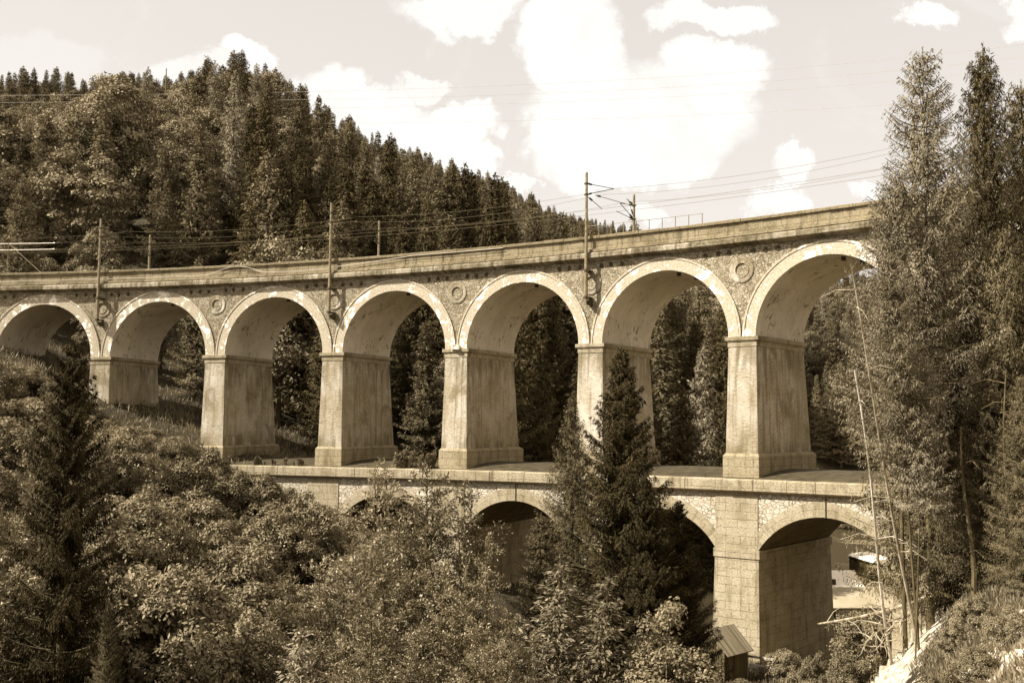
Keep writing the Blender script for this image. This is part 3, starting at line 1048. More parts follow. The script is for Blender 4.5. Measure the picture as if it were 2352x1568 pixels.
for k in range(-1, 5):
    s = k * PITCH
    bt = Arc(True)
    bt.uoff = k * 13.1
    bt.prism(s - 1.85, s + 1.78, LO + 0.42, LB - 0.55, -17.5, SPR - 0.55, (s - 1.55, s + 1.55, LO + 0.05, LB - 0.03))
    lp = bt.build('lower_pier', MAT['lowpier'], VIA, bevel=0.03)
    Arc(True).prism(s - 1.63, s + 1.63, LO + 0.12, LB - 0.12, SPR - 0.58, SPR - 0.02).build('impost', MAT['lowpier'], lp, bevel=0.02)
    pi_ = Arc(True)
    pi_.prism(s - 1.5, s + 1.5, LO + 0.05, LO - .02, SPR - 0.05, -0.87)
    pi_.build('pilaster', MAT['lowpier'], lp, bevel=0.01)
# ------------------------------------------------------------------ plants: builders
def unit(a):
    return a / (np.linalg.norm(a, axis=-1, keepdims=True) + 1e-9)


def leaf_quads(pos, dirs, length, width, r, up=None):
    """one bent-free rhombus per leaf; pos (N,3) root, dirs (N,3) unit"""
    n = len(pos)
    ref = unit(r.normal(size=(n, 3))) if up is None else up
    side = unit(np.cross(dirs, ref))
    length = np.broadcast_to(length, (n,))[:, None]
    width = np.broadcast_to(width, (n,))[:, None]
    v = np.empty((n, 4, 3))
    v[:, 0] = pos
    v[:, 1] = pos + dirs * length * 0.5 + side * width * 0.5
    v[:, 2] = pos + dirs * length
    v[:, 3] = pos + dirs * length * 0.5 - side * width * 0.5
    return v.reshape(-1, 3), np.arange(n * 4).reshape(n, 4)


def leaf_mesh(name, pos, dirs, length, width, tone, r, up=None):
    v, q = leaf_quads(np.asarray(pos), unit(np.asarray(dirs)), np.asarray(length), np.asarray(width), r, up)
    return np_mesh(name, v, q, tone=tone)


def tubes_mesh(name, tubes):
    """tubes: list of (points, radii, sides)"""
    m = MB()
    for pts, rad, n in tubes:
        m.tube(pts, rad, n, caps=False)
    return np_mesh(name, np.array(m.v), faces=m.f, smooth=True)


def conifer(seed, h, rad, z0=0.12, whorl=0.42, nb=6, step=0.16, sub=3, leaf=(0.30, 0.09), droop=0.35, hang=0.5, up_top=0.5, sparse=0.0,
            power=0.85, trunk=None, bend=0.0, lean=(0, 0), gap=0.08, fine_tubes=True):
    """spruce or larch: trunk, whorls of boughs, twigs along each bough that hang or spread"""
    r = np.random.default_rng(seed)
    tr = trunk or h * 0.011 + 0.05
    zs = np.linspace(0, h, 9)
    lx = lambda z: lean[0] * z + bend * np.sin(z / h * 2.2)
    ly = lambda z: lean[1] * z + bend * 0.6 * np.sin(z / h * 3.1)
    tubes = [([(lx(z), ly(z), z) for z in zs], [max(0.012, tr * (1 - z / h) ** 0.9) for z in zs], 8)]
    PO, DI, LE, WI, TO, NU = [], [], [], [], [], []
    z = h * z0
    wn = 0
    while z < h * 0.985:
        t = (z - h * z0) / (h * (1 - z0))
        L0 = rad * (1 - t) ** power * (1.0 if t > 0.12 else 0.72 + 2.3 * t)
        n = max(3, int(round(nb * (0.75 + 0.5 * r.random()))))
        a0 = r.random() * 6.28
        for k in range(n):
            if r.random() < gap:
                continue
            az = a0 + 6.283 * k / n + r.normal() * 0.22
            L = L0 * r.uniform(0.68, 1.18) + 0.12
            m = max(2, int(L / step))
            x = (np.arange(m) + r.random(m) * 0.8 + 0.15) / m
            zz = z + r.normal() * whorl * 0.3
            slope = up_top * t - droop * (1 - t)
            # bough: starts at its slope, sags, tip turns up
            prof = L * (slope * x + (-0.28 * droop) * np.sin(x * PI) + 0.16 * x ** 3)
            bt = r.uniform(0, 1) * 0.5
            cx_, sx_ = math.cos(az), math.sin(az)
            bx, by, bz = lx(zz) + cx_ * L * x, ly(zz) + sx_ * L * x, zz + prof
            if fine_tubes and L > 0.5:
                xs = np.array([0, .35, .7, 1.0])
                pf = L * (slope * xs + (-0.28 * droop) * np.sin(xs * PI) + 0.16 * xs ** 3)
                tubes.append(([(lx(zz) + cx_ * L * a, ly(zz) + sx_ * L * a, zz + b) for a, b in zip(xs, pf)],
                              [0.010 + 0.012 * L * (1 - a) for a in xs], 3))
            for j in range(sub):
                keep = r.random(m) > sparse
                mm = keep.sum()
                if mm == 0:
                    continue
                sgn = r.choice([-1.0, 1.0], mm)
                wid = (0.30 * L * (1 - x[keep] * 0.75) + 0.08) * r.random(mm)
                px = bx[keep] - sx_ * sgn * wid * 0.9
                py = by[keep] + cx_ * sgn * wid * 0.9
                pz = bz[keep] - wid * hang * r.uniform(0.1, 0.9, mm)
                d = np.stack([cx_ * 0.55 - sx_ * sgn * 0.75, sx_ * 0.55 + cx_ * sgn * 0.75, -hang * r.uniform(0.2, 1.7, mm) + 0.15], -1) + r.normal(size=(mm, 3)) * 0.28
                PO.append(np.stack([px, py, pz], -1))
                DI.append(d)
                nu = r.normal(size=(mm, 3)) * 0.45 + (np.array([cx_ * .45, sx_ * .45, 1.0]) if j % 3 else np.array([cx_, sx_, 0.25]))
                NU.append(unit(nu))
                LE.append(leaf[0] * r.uniform(0.6, 1.35, mm))
                WI.append(leaf[1] * r.uniform(0.6, 1.3, mm))
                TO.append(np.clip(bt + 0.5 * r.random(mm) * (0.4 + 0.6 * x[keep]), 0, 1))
        z += whorl * r.uniform(0.75, 1.25) * (1.0 - 0.45 * t)
        wn += 1
    # leader
    q = 26
    zt = h - r.random(q) * h * 0.05
    PO.append(np.stack([lx(zt) + 0 * zt, ly(zt) + 0 * zt, zt], -1))
    dd = r.normal(size=(q, 3)) * 0.5
    dd[:, 2] = np.abs(dd[:, 2]) + 0.4
    DI.append(dd)
    LE.append(np.full(q, leaf[0] * 0.8))
    WI.append(np.full(q, leaf[1]))
    TO.append(r.random(q))
    NU.append(unit(r.normal(size=(q, 3))))
    crown = leaf_mesh('crown', np.concatenate(PO), np.concatenate(DI), np.concatenate(LE), np.concatenate(WI), np.concatenate(TO), r, np.concatenate(NU))
    return crown, tubes_mesh('trunk', tubes)


def broadleaf(seed, h, rx, z0=0.18, ncl=60, nleaf=9000, leaf=(0.34, 0.22), clump=0.24, limbs=9, trunk=None, upright=0.6, stems=1):
    """trunk, limbs to uneven leaf clumps through the crown's volume, leaves over each clump"""
    r = np.random.default_rng(seed)
    tr = trunk or h * 0.013 + 0.03
    cz, rz = h * (z0 + (1 - z0) / 2), h * (1 - z0) / 2
    C, CR = [], []
    while len(C) < ncl:
        p = r.normal(size=3)
        p /= np.linalg.norm(p)
        q = p * r.random() ** 0.28
        w = 1.0 + 0.22 * math.sin(3 * math.atan2(q[1], q[0]) + seed) + 0.15 * math.sin(5 * q[2] + seed * 2)
        taper = 1.0 if q[2] < 0.1 else 1.0 - 0.35 * (q[2] - 0.1)
        C.append([q[0] * rx * w * taper, q[1] * rx * w * taper, cz + q[2] * rz * (0.92 + 0.1 * r.random())])
        CR.append(clump * rx * r.uniform(0.65, 1.45))
    C, CR = np.array(C), np.array(CR)
    wt = CR ** 2
    ci = r.choice(ncl, nleaf, p=wt / wt.sum())
    d = r.normal(size=(nleaf, 3))
    d /= np.linalg.norm(d, axis=1, keepdims=True)
    d[:, 2] = np.where(d[:, 2] < -0.25, -d[:, 2] * 0.6, d[:, 2])
    rad = CR[ci] * (0.55 + 0.5 * r.random(nleaf) ** 0.6)
    pos = C[ci] + d * rad[:, None] * np.array([1.1, 1.1, 0.95])
    nrm = unit(d * 0.9 + np.array([0, 0, 0.45]) + r.normal(size=(nleaf, 3)) * 0.33)      # leaves turn their faces outward and up
    dirs = unit(np.cross(nrm, r.normal(size=(nleaf, 3))) + d * 0.25)
    ctone = r.random(ncl)
    tone = np.clip(0.55 * ctone[ci] + 0.45 * r.random(nleaf), 0, 1)
    crown = leaf_mesh('crown', pos, dirs, leaf[0] * r.uniform(0.55, 1.3, nleaf), leaf[1] * r.uniform(0.6, 1.25, nleaf), tone, r, nrm)
    tubes = []
    for s_ in range(stems):
        ox, oy = (0, 0) if stems == 1 else r.normal(size=2) * rx * 0.15
        top = np.array([r.normal() * rx * .1 + ox * 2, r.normal() * rx * .1 + oy * 2, h * 0.86])
        pts = [np.array([ox, oy, -0.3]), np.array([ox, oy, h * z0]), np.array([ox, oy, h * z0]) * .5 + top * .5 + np.array([r.normal() * .1, r.normal() * .1, 0]), top]
        tubes.append((pts, [tr * 1.15, tr * .8, tr * .5, tr * .12], 7))
    order = r.permutation(ncl)[:limbs * 2]
    for k in order:
        zb = max(h * z0 * 0.8, C[k][2] * r.uniform(0.35, 0.75))
        a = np.array([0, 0, zb])
        mid = (a + C[k]) / 2 + np.array([0, 0, 0.08 * h * r.random()])
        tubes.append(([a, mid, C[k]], [tr * .35, tr * .22, tr * .06], 4))
    return crown, tubes_mesh('trunk', tubes)


def sapling(seed, h, rx, nbr=46, leaf=(0.15, 0.055), per=9.0, z0=0.10, stems=3):
    """slim young willow or birch: a few straight stems, ascending whips, small leaves along them"""
    r = np.random.default_rng(seed)
    tubes, PO, DI, TO = [], [], [], []
    for s_ in range(stems):
        hs = h * (1.0 if s_ == 0 else r.uniform(0.62, 0.95))
        ang = r.random() * 6.28
        sp = (0.04 if s_ == 0 else r.uniform(0.3, 0.7)) * rx
        b0 = np.array([math.cos(ang), math.sin(ang), 0]) * sp * 0.5
        b1 = np.array([math.cos(ang), math.sin(ang), 0]) * sp * 1.3
        stem = lambda t: b0 + (b1 - b0) * t ** 1.3 + np.array([0.10 * math.sin(4 * t + s_), 0.10 * math.cos(3 * t + s_), hs * t])
        ts = np.linspace(0, 1, 8)
        tubes.append(([stem(t) for t in ts], [0.075 * (1 - t) ** 0.8 * (hs / h) + 0.008 for t in ts], 6))
        for k in range(nbr):
            t = z0 + (1 - z0) * (k + r.random()) / nbr
            p0 = stem(min(t, 1))
            az = r.random() * 6.28
            L = rx * (0.30 + 0.85 * math.sin(PI * min(1, (1 - t) * 0.95 + 0.06)) ** 0.9) * r.uniform(0.4, 1.1)
            el = r.uniform(0.25, 1.05)
            d = np.array([math.cos(az) * math.cos(el), math.sin(az) * math.cos(el), math.sin(el)])
            xs = np.linspace(0, 1, 4)
            br = lambda x: p0 + d * L * x + np.array([0, 0, -0.12 * L * x * x])
            tubes.append(([br(x) for x in xs], [0.014 * (1 - x) + 0.004 for x in xs], 3))
            m = int(L * per * 6) + 6
            x = r.random(m) ** 0.75
            pp = np.array([br(q) for q in x]) + r.normal(size=(m, 3)) * 0.10 * (0.4 + L * 0.35)
            PO.append(pp)
            dd = d * 0.5 + r.normal(size=(m, 3)) * 0.6
            dd[:, 2] += 0.15
            DI.append(dd)
            TO.append(np.clip(r.random() * 0.4 + 0.6 * r.random(m), 0, 1))
    PO, DI, TO = np.concatenate(PO), np.concatenate(DI), np.concatenate(TO)
    n = len(PO)
    crown = leaf_mesh('crown', PO, DI, leaf[0] * r.uniform(0.6, 1.3, n), leaf[1] * r.uniform(0.7, 1.2, n), TO, r)
    return crown, tubes_mesh('trunk', tubes)


PROTO = {}


def proto(key, meshes, leafmat, barkmat=None):
    c, t = meshes
    c.materials.append(MAT[leafmat])
    t.materials.append(MAT[barkmat or 'bark'])
    PROTO[key] = (c, t)


def plant(key, name, loc, rot, scale, label, cat, group=None, stemname='trunk', crownname='crown'):
    """one plant: an Empty at its foot with its crown and trunk (mesh data shared between copies)"""
    o = empty(name, loc, label, cat, group)
    o.rotation_euler = (0, 0, rot) if not hasattr(rot, '__len__') else rot
    o.scale = scale if hasattr(scale, '__len__') else (scale,) * 3
    c, t = PROTO[key]
    for nm, me in ((crownname, c), (stemname, t)):
        ch = bpy.data.objects.new(nm, me)
        COL.objects.link(ch)
        ch.parent = o
    return o


# prototypes, heights near 1 unit = their real metres
for k in range(4):
    proto(f'fs{k}', conifer(20 + k, 20, 4.4 + 0.6 * (k % 2), 0.10, 0.55, 7, 0.16, 6, (0.42, 0.11), 0.32, 0.55, 0.55, 0.05, 0.92 + .14 * (k % 3), gap=.16), 'spruce')
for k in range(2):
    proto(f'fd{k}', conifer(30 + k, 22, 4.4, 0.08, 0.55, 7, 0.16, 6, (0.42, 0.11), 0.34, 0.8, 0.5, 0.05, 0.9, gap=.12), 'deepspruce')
for k in range(2):
    proto(f'fl{k}', conifer(40 + k, 20, 3.2, 0.25, 0.55, 6, 0.20, 5, (0.42, 0.10), 0.12, 0.9, 0.5, 0.15, 0.75, gap=.2), 'larch')
for k in range(4):
    proto(f'fb{k}', broadleaf(60 + k, 15, 3.8 + 0.35 * k, 0.14, 90 + 14 * k, 17000, (0.34, 0.20), 0.21), 'broad')
for k in range(5):
    proto(f'bu{k}', broadleaf(80 + k, 3.2, 1.75, 0.03, 70 + 10 * k, 17000, (0.14, 0.075), 0.19, 7, 0.04, 1.0, stems=4), 'bush')

proto('sw0', sapling(175, 3.4, 1.0, 34, (0.13, 0.05), 11.0, 0.05, 5), 'sapling')

# ------------------------------------------------------------------ the forest on the hill behind the viaduct
ORD = ['leftmost', 'second', 'third', 'fourth', 'fifth', 'sixth', 'seventh']
ARC_U = [105, 367, 631, 910, 1205, 1533, 1900]
DECK_U = [0, 235, 500, 760, 1050, 1343, 1660, 1980, 2400]
DECK_V = [625, 620, 610, 595, 570, 543, 507, 468, 410]


def zone(u, vtop, vbase, depth):
    k = int(np.argmin([abs(u - a) for a in ARC_U]))
    dv = np.interp(u, DECK_U, DECK_V)
    ridge = np.interp(u, [0, 200, 350, 560, 700, 900, 1050, 1200, 1340, 1500], [185, 190, 170, 140, 210, 320, 370, 450, 510, 540])
    if vtop > dv + 5:
        return f'behind the viaduct, seen through the {ORD[k]} big arch'
    if vtop < ridge + 45:
        return f'standing on the skyline above the {ORD[k]} big arch'
    f = (vtop - ridge) / max(dv - ridge, 1)
    if f < 0.40:
        return f'high on the hillside above the {ORD[k]} big arch'
    if f < 0.75:
        return f'halfway up the hillside above the {ORD[k]} big arch'
    return f'low on the slope just over the parapet above the {ORD[k]} big arch'


KIND = {'fd': ('spruce_tree', 'tall shade-darkened spruce', 'spruce'), 'fs': ('spruce_tree', 'dark pointed spruce', 'spruce'), 'fl': ('larch_tree', 'pale feathery larch', 'larch'), 'fb': ('broadleaf_tree', 'round broadleaf tree', 'tree')}
cand = []
fr = np.random.default_rng(5)
# jittered rows going away from the viaduct, real spacing about six metres
d = 100.0
while d < 980:
    sp = 7.4 if d < 260 else (7.8 if d < 450 else 9.0)
    half = W0 / 2 / FPX * d
    n = int((2 * half + 60) / sp)
    for j in range(n):
        lat = -half - 30 + (j + fr.random()) * sp
        dd = d + fr.uniform(-0.5, 0.5) * sp
        u = W0 / 2 + lat / dd * FPX
        if u > 2460 or u < -220:
            continue
        x, y = plan(u, dd)
        s, o = arc_s(x, y)
        if o > -DEP - 7.5:                                  # keep clear of the viaduct itself
            continue
        if u > 1690 and dd < 268:                           # the open meadow
            continue
        if 1560 < u < 1700 and dd > 170 and dd < 240 and fr.random() < .5:
            continue
        mixv = vnoise(np.array([x / 55.0]), np.array([y / 55.0]), 9)[0] + fr.normal() * 0.22
        if dd < 160 and u > 580:
            mixv -= 0.30
        kind = 'fb' if mixv > 0.05 else ('fl' if fr.random() < 0.13 else 'fs')
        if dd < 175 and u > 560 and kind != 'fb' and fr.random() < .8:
            kind = 'fd'  # viaduct's shade on these spruces is put into their needle colour
        if dd > 620 and kind == 'fb' and fr.random() < .4:
            kind = 'fs'
        sc = fr.uniform(0.62, 1.12) if kind != 'fb' else fr.uniform(0.62, 1.15)
        if fr.random() < .10:
            sc *= 1.2
        if dd < 400:
            sc *= 1.22
        if dd < 128 and u < 560:
            sc *= 0.62
        if 128 < dd < 175 and u > 900:
            sc *= 1.1
        h = {'fb': 15, 'fd': 22}.get(kind, 20) * sc
        z = float(gz(x, y)) - 0.2
        ub, vb, dep = to_px((x, y, z))
        ut, vt_, _ = to_px((x, y, z + h))
        if dep > 560 and u > 1480 and vt_ > 700:
            continue
        rv = np.interp(ut, [0, 110, 200, 350, 430, 560, 640, 700, 900, 1050, 1200, 1340, 1500], [175, 140, 190, 165, 135, 125, 160, 205, 315, 365, 440, 500, 530]) - fr.uniform(0, 14)
        if vt_ < rv and u < 1560:                            # the ridge ends where the photograph's does
            h2 = h - (rv - vt_) / FPX * dep
            if h2 < 7:
                continue
            sc *= h2 / h
            h, vt_ = h2, rv
        cand.append(dict(k=kind, x=x, y=y, z=z, sc=sc, u=ut, vt=vt_, vb=vb, dep=dep, app=h / dep, seed=int(fr.integers(1 << 30))))
    d += sp * 0.92
# skyline mask: what share of each tree rises clear of what stands in front of it (nearest first)
cand.sort(key=lambda c: c['dep'])
NB = 320
sky_min = np.full(NB, 9e3)
bin_ = lambda u: int(np.clip((u + 220) / 2700 * NB, 0, NB - 1))
for c in cand:
    hw = (3.0 if c['k'] != 'fb' else 4.0) * c['sc'] * FPX / c['dep'] * 0.6
    b0, b1 = bin_(c['u'] - hw), bin_(c['u'] + hw)
    cur = sky_min[b0:b1 + 1]
    hid = np.mean(cur)
    dv = np.interp(c['u'], DECK_U, DECK_V)
    c['vis'] = max(0.0, min(hid, c['vb']) - c['vt']) * 2 * hw
    if c['vt'] > dv and c['dep'] > 160:
        c['vis'] *= 0.1
    sky_min[b0:b1 + 1] = np.minimum(cur, c['vt'] + (c['vb'] - c['vt']) * 0.25)
cand.sort(key=lambda c: -c['vis'])
ind, rest, cnt = [], [], {'fd': 0, 'fs': 0, 'fb': 0, 'fl': 0}
LIM = {'fd': 50, 'fs': 235, 'fb': 270, 'fl': 70}
for c in cand:
    if c['vis'] > 20 and cnt[c['k']] < LIM[c['k']]:
        cnt[c['k']] += 1
        ind.append(c)
    else:
        rest.append(c)
NPRO = {'fd': 2, 'fs': 4, 'fl': 2, 'fb': 4}
for c in ind:
    nm, desc, cat = KIND[c['k']]
    zn = zone(c['u'], c['vt'], c['vb'], c['dep'])
    key = c['k'] + str(c['seed'] % NPRO[c['k']])
    r_ = random.Random(c['seed'])
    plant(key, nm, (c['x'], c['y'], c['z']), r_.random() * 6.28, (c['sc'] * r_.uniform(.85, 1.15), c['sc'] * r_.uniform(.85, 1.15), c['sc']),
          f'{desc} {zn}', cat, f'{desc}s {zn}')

# the rest of the wood, a mass nobody could count
proto_col = bpy.data.collections.new('wood_kinds')
order = []
for key in [f'fs{k}' for k in range(4)] + [f'fd{k}' for k in range(2)] + [f'fl{k}' for k in range(2)] + [f'fb{k}' for k in range(4)]:
    c, t = PROTO[key]
    o = bpy.data.objects.new('kind_' + chr(97 + len(order)), c)
    proto_col.objects.link(o)
    order.append(key)
pts = np.array([(c['x'], c['y'], c['z']) for c in rest])
me = bpy.data.meshes.new('forest')
me.vertices.add(len(pts))
me.vertices.foreach_set('co', pts.astype(np.float32).ravel())
for nm, typ, vals in (('kind_index', 'INT', [order.index(c['k'] + str(c['seed'] % NPRO[c['k']])) for c in rest]),
                      ('size', 'FLOAT', [c['sc'] for c in rest]), ('turn', 'FLOAT', [(c['seed'] % 628) / 100 for c in rest])):
    a = me.attributes.new(nm, typ, 'POINT')
    a.data.foreach_set('value', vals)
forest = link('forest', me)
tag(forest, 'dense wood of spruces and broadleaf trees covering the hill', kind='stuff')
ng = bpy.data.node_groups.new('forest_nodes', 'GeometryNodeTree')
ng.interface.new_socket('Geometry', in_out='INPUT', socket_type='NodeSocketGeometry')
ng.interface.new_socket('Geometry', in_out='OUTPUT', socket_type='NodeSocketGeometry')
gi, go = ng.nodes.new('NodeGroupInput'), ng.nodes.new('NodeGroupOutput')
ip = ng.nodes.new('GeometryNodeInstanceOnPoints')
ci = ng.nodes.new('GeometryNodeCollectionInfo')
ci.inputs['Collection'].default_value = proto_col
ci.inputs['Separate Children'].default_value = True
ci.inputs['Reset Children'].default_value = True
ip.inputs['Pick Instance'].default_value = True


def named(n, t):
    a = ng.nodes.new('GeometryNodeInputNamedAttribute')
    a.data_type = t
    a.inputs['Name'].default_value = n
    return a.outputs['Attribute']


cxyz = ng.nodes.new('ShaderNodeCombineXYZ')
ng.links.new(named('turn', 'FLOAT'), cxyz.inputs['Z'])
ng.links.new(gi.outputs[0], ip.inputs['Points'])
ng.links.new(ci.outputs[0], ip.inputs['Instance'])
ng.links.new(named('kind_index', 'INT'), ip.inputs['Instance Index'])
ng.links.new(cxyz.outputs[0], ip.inputs['Rotation'])
ng.links.new(named('size', 'FLOAT'), ip.inputs['Scale'])
ng.links.new(ip.outputs[0], go.inputs[0])
gm = forest.modifiers.new('forest', 'NODES')
gm.node_group = ng

# ------------------------------------------------------------------ bushes on the near slope to the left
br_ = np.random.default_rng(21)
nb_ = 0
PIERN = ['first', 'second', 'third', 'fourth', 'fifth', 'sixth']
PIER_U = [230, 492, 765, 1045, 1355, 1703]
d = 41.0
while d < 104:
    sp = 3.5 if d < 70 else 3.5
    u0, u1 = -120, np.interp(d, [41, 60, 75, 86, 104], [1000, 1000, 960, 700, 520])
    n = int((u1 - u0) / FPX * d / sp)
    for j in range(n):
        u = u0 + (j + br_.random()) * (u1 - u0) / n
        dd = d + br_.uniform(-.5, .5) * sp
        x, y = plan(u, dd)
        s, o = arc_s(x, y)
        under = -DEP - 1.8 < o < 1.2
        if under:                                           # shade under the arches stays open
            continue
        if o <= -DEP - 1 and (br_.random() < .45 or s > -29):
            continue
        if o > 1.0 and o < 3.0 and s > -2.6 * PITCH and s < -1.2 * PITCH and br_.random() < .5:
            continue
        if o <= -DEP - 1 and (u > 430 or (s > -31 and o > -DEP - 6)):
            continue
        z = float(gz(x, y)) - 0.15
        hs = br_.uniform(0.75, 1.85)
        if d > 84:
            hs *= 0.62
        if o < -DEP:
            hs *= 0.8
        _, vt_, _ = to_px((x, y, z + 3.2 * hs))
        lim = np.interp(u, [-100, 60, 130, 240, 330, 440, 500, 600, 700, 790, 860, 1000], [800, 840, 860, 955, 975, 1015, 1065, 1095, 1140, 1190, 1230, 1260])
        if o > 0 and vt_ < lim:                              # bushes keep below the masonry the photo shows bare
            need = hs * 3.2 - (lim - vt_) / FPX * dd
            if need < 0.9:
                continue
            hs = need / 3.2
        k = int(np.argmin([abs(u - a) for a in PIER_U[:4]]))
        row = 'behind the piers' if o < -DEP else ('below the masonry' if dd > 80 else ('on the upper slope' if dd > 66 else ('on the middle slope' if dd > 53 else 'at the bottom of the slope')))
        side = 'left of' if u < PIER_U[k] - 40 else ('right of' if u > PIER_U[k] + 40 else 'straight below')
        if o < -DEP:
            side = {'straight below': 'next to'}.get(side, side)
        zn = f'{row}, {side} the {PIERN[k]} pier'
        slim = br_.random() < .22 and dd < 84
        plant('sw0' if slim else f'bu{int(br_.integers(5))}', 'bush', (x, y, z), br_.random() * 6.28, (hs ** .6 * br_.uniform(.95, 1.25), hs ** .6 * br_.uniform(.95, 1.25), hs),
              f'{"slim feathery" if slim else "dense leafy"} bush {zn}', 'bush', f'{"slim" if slim else "dense"} bushes {zn}', 'stem', 'foliage')
        nb_ += 1
    d += sp * 0.95
print('FOREST', len(ind), cnt, 'rest', len(rest), 'bushes', nb_)
#@@PART3
# ------------------------------------------------------------------ railway masts, wires, handrail on the viaduct
def V3(s, o, z):
    return np.array(P(s, o, z))


def mast(i, front, label, arms=True):
    s = (i - 4) * PITCH + (0.0 if front else -0.55)
    o = 0.72 if front else -8.0
    zb, zt = (3.0, 12.42) if front else (6.4, 12.5)
    base = V3(s, o, zb)
    root = empty('catenary_mast', base, label, 'mast', 'railway masts along the viaduct')
    m = MB()
    m.tube([V3(s, o, zb), V3(s, o, zb + 2.2)], 0.135, 10)
    m.tube([V3(s, o, zb + 2.2), V3(s, o, zt - 0.05), V3(s, o, zt)], [0.12, 0.095, 0.085], 10)
    m.build('pole', MAT['steel'], root, smooth=False)
    if front:
        for z in (3.3, 5.25):
            k = MB()
            k.box(V3(s, 0.42, z), (0.42, 0.75, 0.10))
            k.tube([V3(s, o, z - .09), V3(s, o, z + .09)], 0.175, 10)
            if z < 4:
                k.tube([V3(s, 0.1, 2.75), V3(s, o, 3.1)], 0.05, 6)
                k.box(V3(s + 0.05, 0.3, 2.95), (0.3, 0.5, 0.36))
            k.build('wall_bracket', MAT['iron'], root)
    sg = -1 if front else 1
    b1, b2 = (11.6, 10.8) if front else (11.6, 10.48)
    for z in (b1, b2):
        c = MB()
        c.tube([V3(s, o, z - .06), V3(s, o, z + .06)], 0.135, 10)
        c.box(V3(s, o + 0.05 * sg, z), (0.42, 0.14, 0.07))
        c.build('clamp', MAT['iron'], root)
    if not arms:
        return root
    ar = MB()
    ins = MB()
    if front:
        E1 = V3(s, -3.5, 12.02)
        segs = [(V3(s, o, b1), E1, .026), (V3(s, o, b2), E1, .032), (V3(s, o - .1, b2 - .1), V3(s, -1.6, 10.15), .024), (V3(s, -0.6, b2 + .2), V3(s, -5.5, 11.2), .022)]
    else:
        E1 = V3(s, -5.6, 11.35)
        segs = [(V3(s, o, b1), V3(s, -6.7, 11.9), .024), (V3(s, o, b1), E1, .024), (V3(s, o, b2), E1, .03), (V3(s, o, b2), V3(s, -5.0, 10.62), .024), (V3(s, o, b2 + .1), V3(s, -7.0, 11.9), .022)]
    for a, b, r_ in segs:
        ar.tube([a, b], r_, 6)
        dr = (b - a) / np.linalg.norm(b - a)
        ins = MB()
        for q in np.arange(0.35, 0.75, 0.06):
            ins.tube([a + dr * q, a + dr * (q + .03), a + dr * (q + .06)], [.035, .075, .035], 8)
        ins.build('insulator', MAT['iron'], root)
    ar.build('cantilever', MAT['iron'], root)
    return root


MN = {1: 'above the second pier', 3: 'above the fourth pier', 5: 'above the sixth pier', 7: 'behind the larch', -1: 'at the far end'}
for i, where in ((1, 'first bare pier from the left'), (3, 'third pier from the left'), (5, 'fifth pier from the left'), (7, 'seventh pier, half hidden by the larch')):
    mast(i, True, f'tall railway mast bracketed to the wall at the {where}')
    if i < 7:
        mast(i, False, f'railway mast on the far parapet behind the {where}')

# wires: one continuous wire each
idx = [-2.6, -1, 1, 3, 5, 7, 9]
for nm, o, z, sag, rad, mat_, lab in (
        ('feeder_wire', -3.5, 12.02, 0.35, .011, 'wire', 'highest feeder wire running along the viaduct on the arm ends'),
        ('messenger_wire', -1.7, 11.25, 0.55, .010, 'wire', 'sagging messenger wire above the near track'),
        ('contact_wire', -1.7, 10.18, 0.03, .012, 'wire', 'straight contact wire over the near track'),
        ('messenger_wire', -5.5, 11.35, 0.45, .010, 'wire', 'sagging messenger wire above the far track'),
        ('contact_wire', -5.2, 10.62, 0.03, .012, 'wire', 'straight contact wire over the far track')):
    pts = []
    for a, b in zip(idx[:-1], idx[1:]):
        for k in range(12):
            t = k / 12
            s = ((a + (b - a) * t) - 4) * PITCH
            pts.append(V3(s, o, z - sag * 4 * t * (1 - t)))
    m = MB()
    m.tube(pts, rad, 5)
    tag(m.build(nm, MAT[mat_]), lab, 'wire', None)
# bright insulating rods in the wires at the far left and the stay beside them
for k, (z0_, z1_) in enumerate(((11.02, 10.88), (10.38, 10.30))):
    m = MB()
    pts = [V3(-54 + 12.3 * t, -1.95, z0_ + (z1_ - z0_) * t) for t in np.linspace(0, 1, 12)]
    m.tube(pts, 0.028, 6)
    m.tube([V3(-41.75, -1.95, z1_), V3(-41.6, -1.95, z1_)], .06, 6)
    tag(m.build('insulating_rod', MAT['pale_wire']), ['upper bright insulating rod in the wires above the leftmost arch', 'lower bright insulating rod in the wires above the leftmost arch'][k], 'insulator')
b = V3(-45.7, -1.0, 6.9)
root = empty('stay_post', b, 'thin post with a slanting stay beside the track above the leftmost arch', 'post')
m = MB()
m.tube([b, V3(-45.7, -1.0, 10.9)], 0.035, 6)
m.build('post', MAT['steel'], root)
m = MB()
m.tube([V3(-45.7, -1.0, 10.8), V3(-40.8, -0.6, 6.95)], 0.028, 6)
m.build('stay', MAT['steel'], root)
m = MB()
m.tube([V3(-45.9, -1.0, 10.2), V3(-47.8, -1.3, 10.3)], 0.02, 6)
m.build('arm', MAT['steel'], root)
# slack cable along the front parapet
pts = []
for k in range(140):
    s = -54 + k * 0.42
    sag = 7.0 + 0.02 * math.sin(s * 1.3)
    if -24 < s < -12:
        t = (s + 24) / 12
        sag = 7.0 - 0.0 + 0.62 * math.sin(min(1, t * 2.2) * PI) * (1 if t < .46 else 0) - 0.55 * math.sin(max(0, (t - .46) / .54) * PI) * 0.1
    if s > -12:
        sag = 7.05 + 0.5 * min(1, (s + 12) / 8)
    pts.append(V3(s, 0.44 if sag < 7.5 else 0.47, min(sag, 7.9)))
m = MB()
m.tube(pts, 0.022, 5)
tag(m.build('slack_cable', MAT['pale_wire']), 'slack pale cable drooping along the outside of the parapet', 'cable')
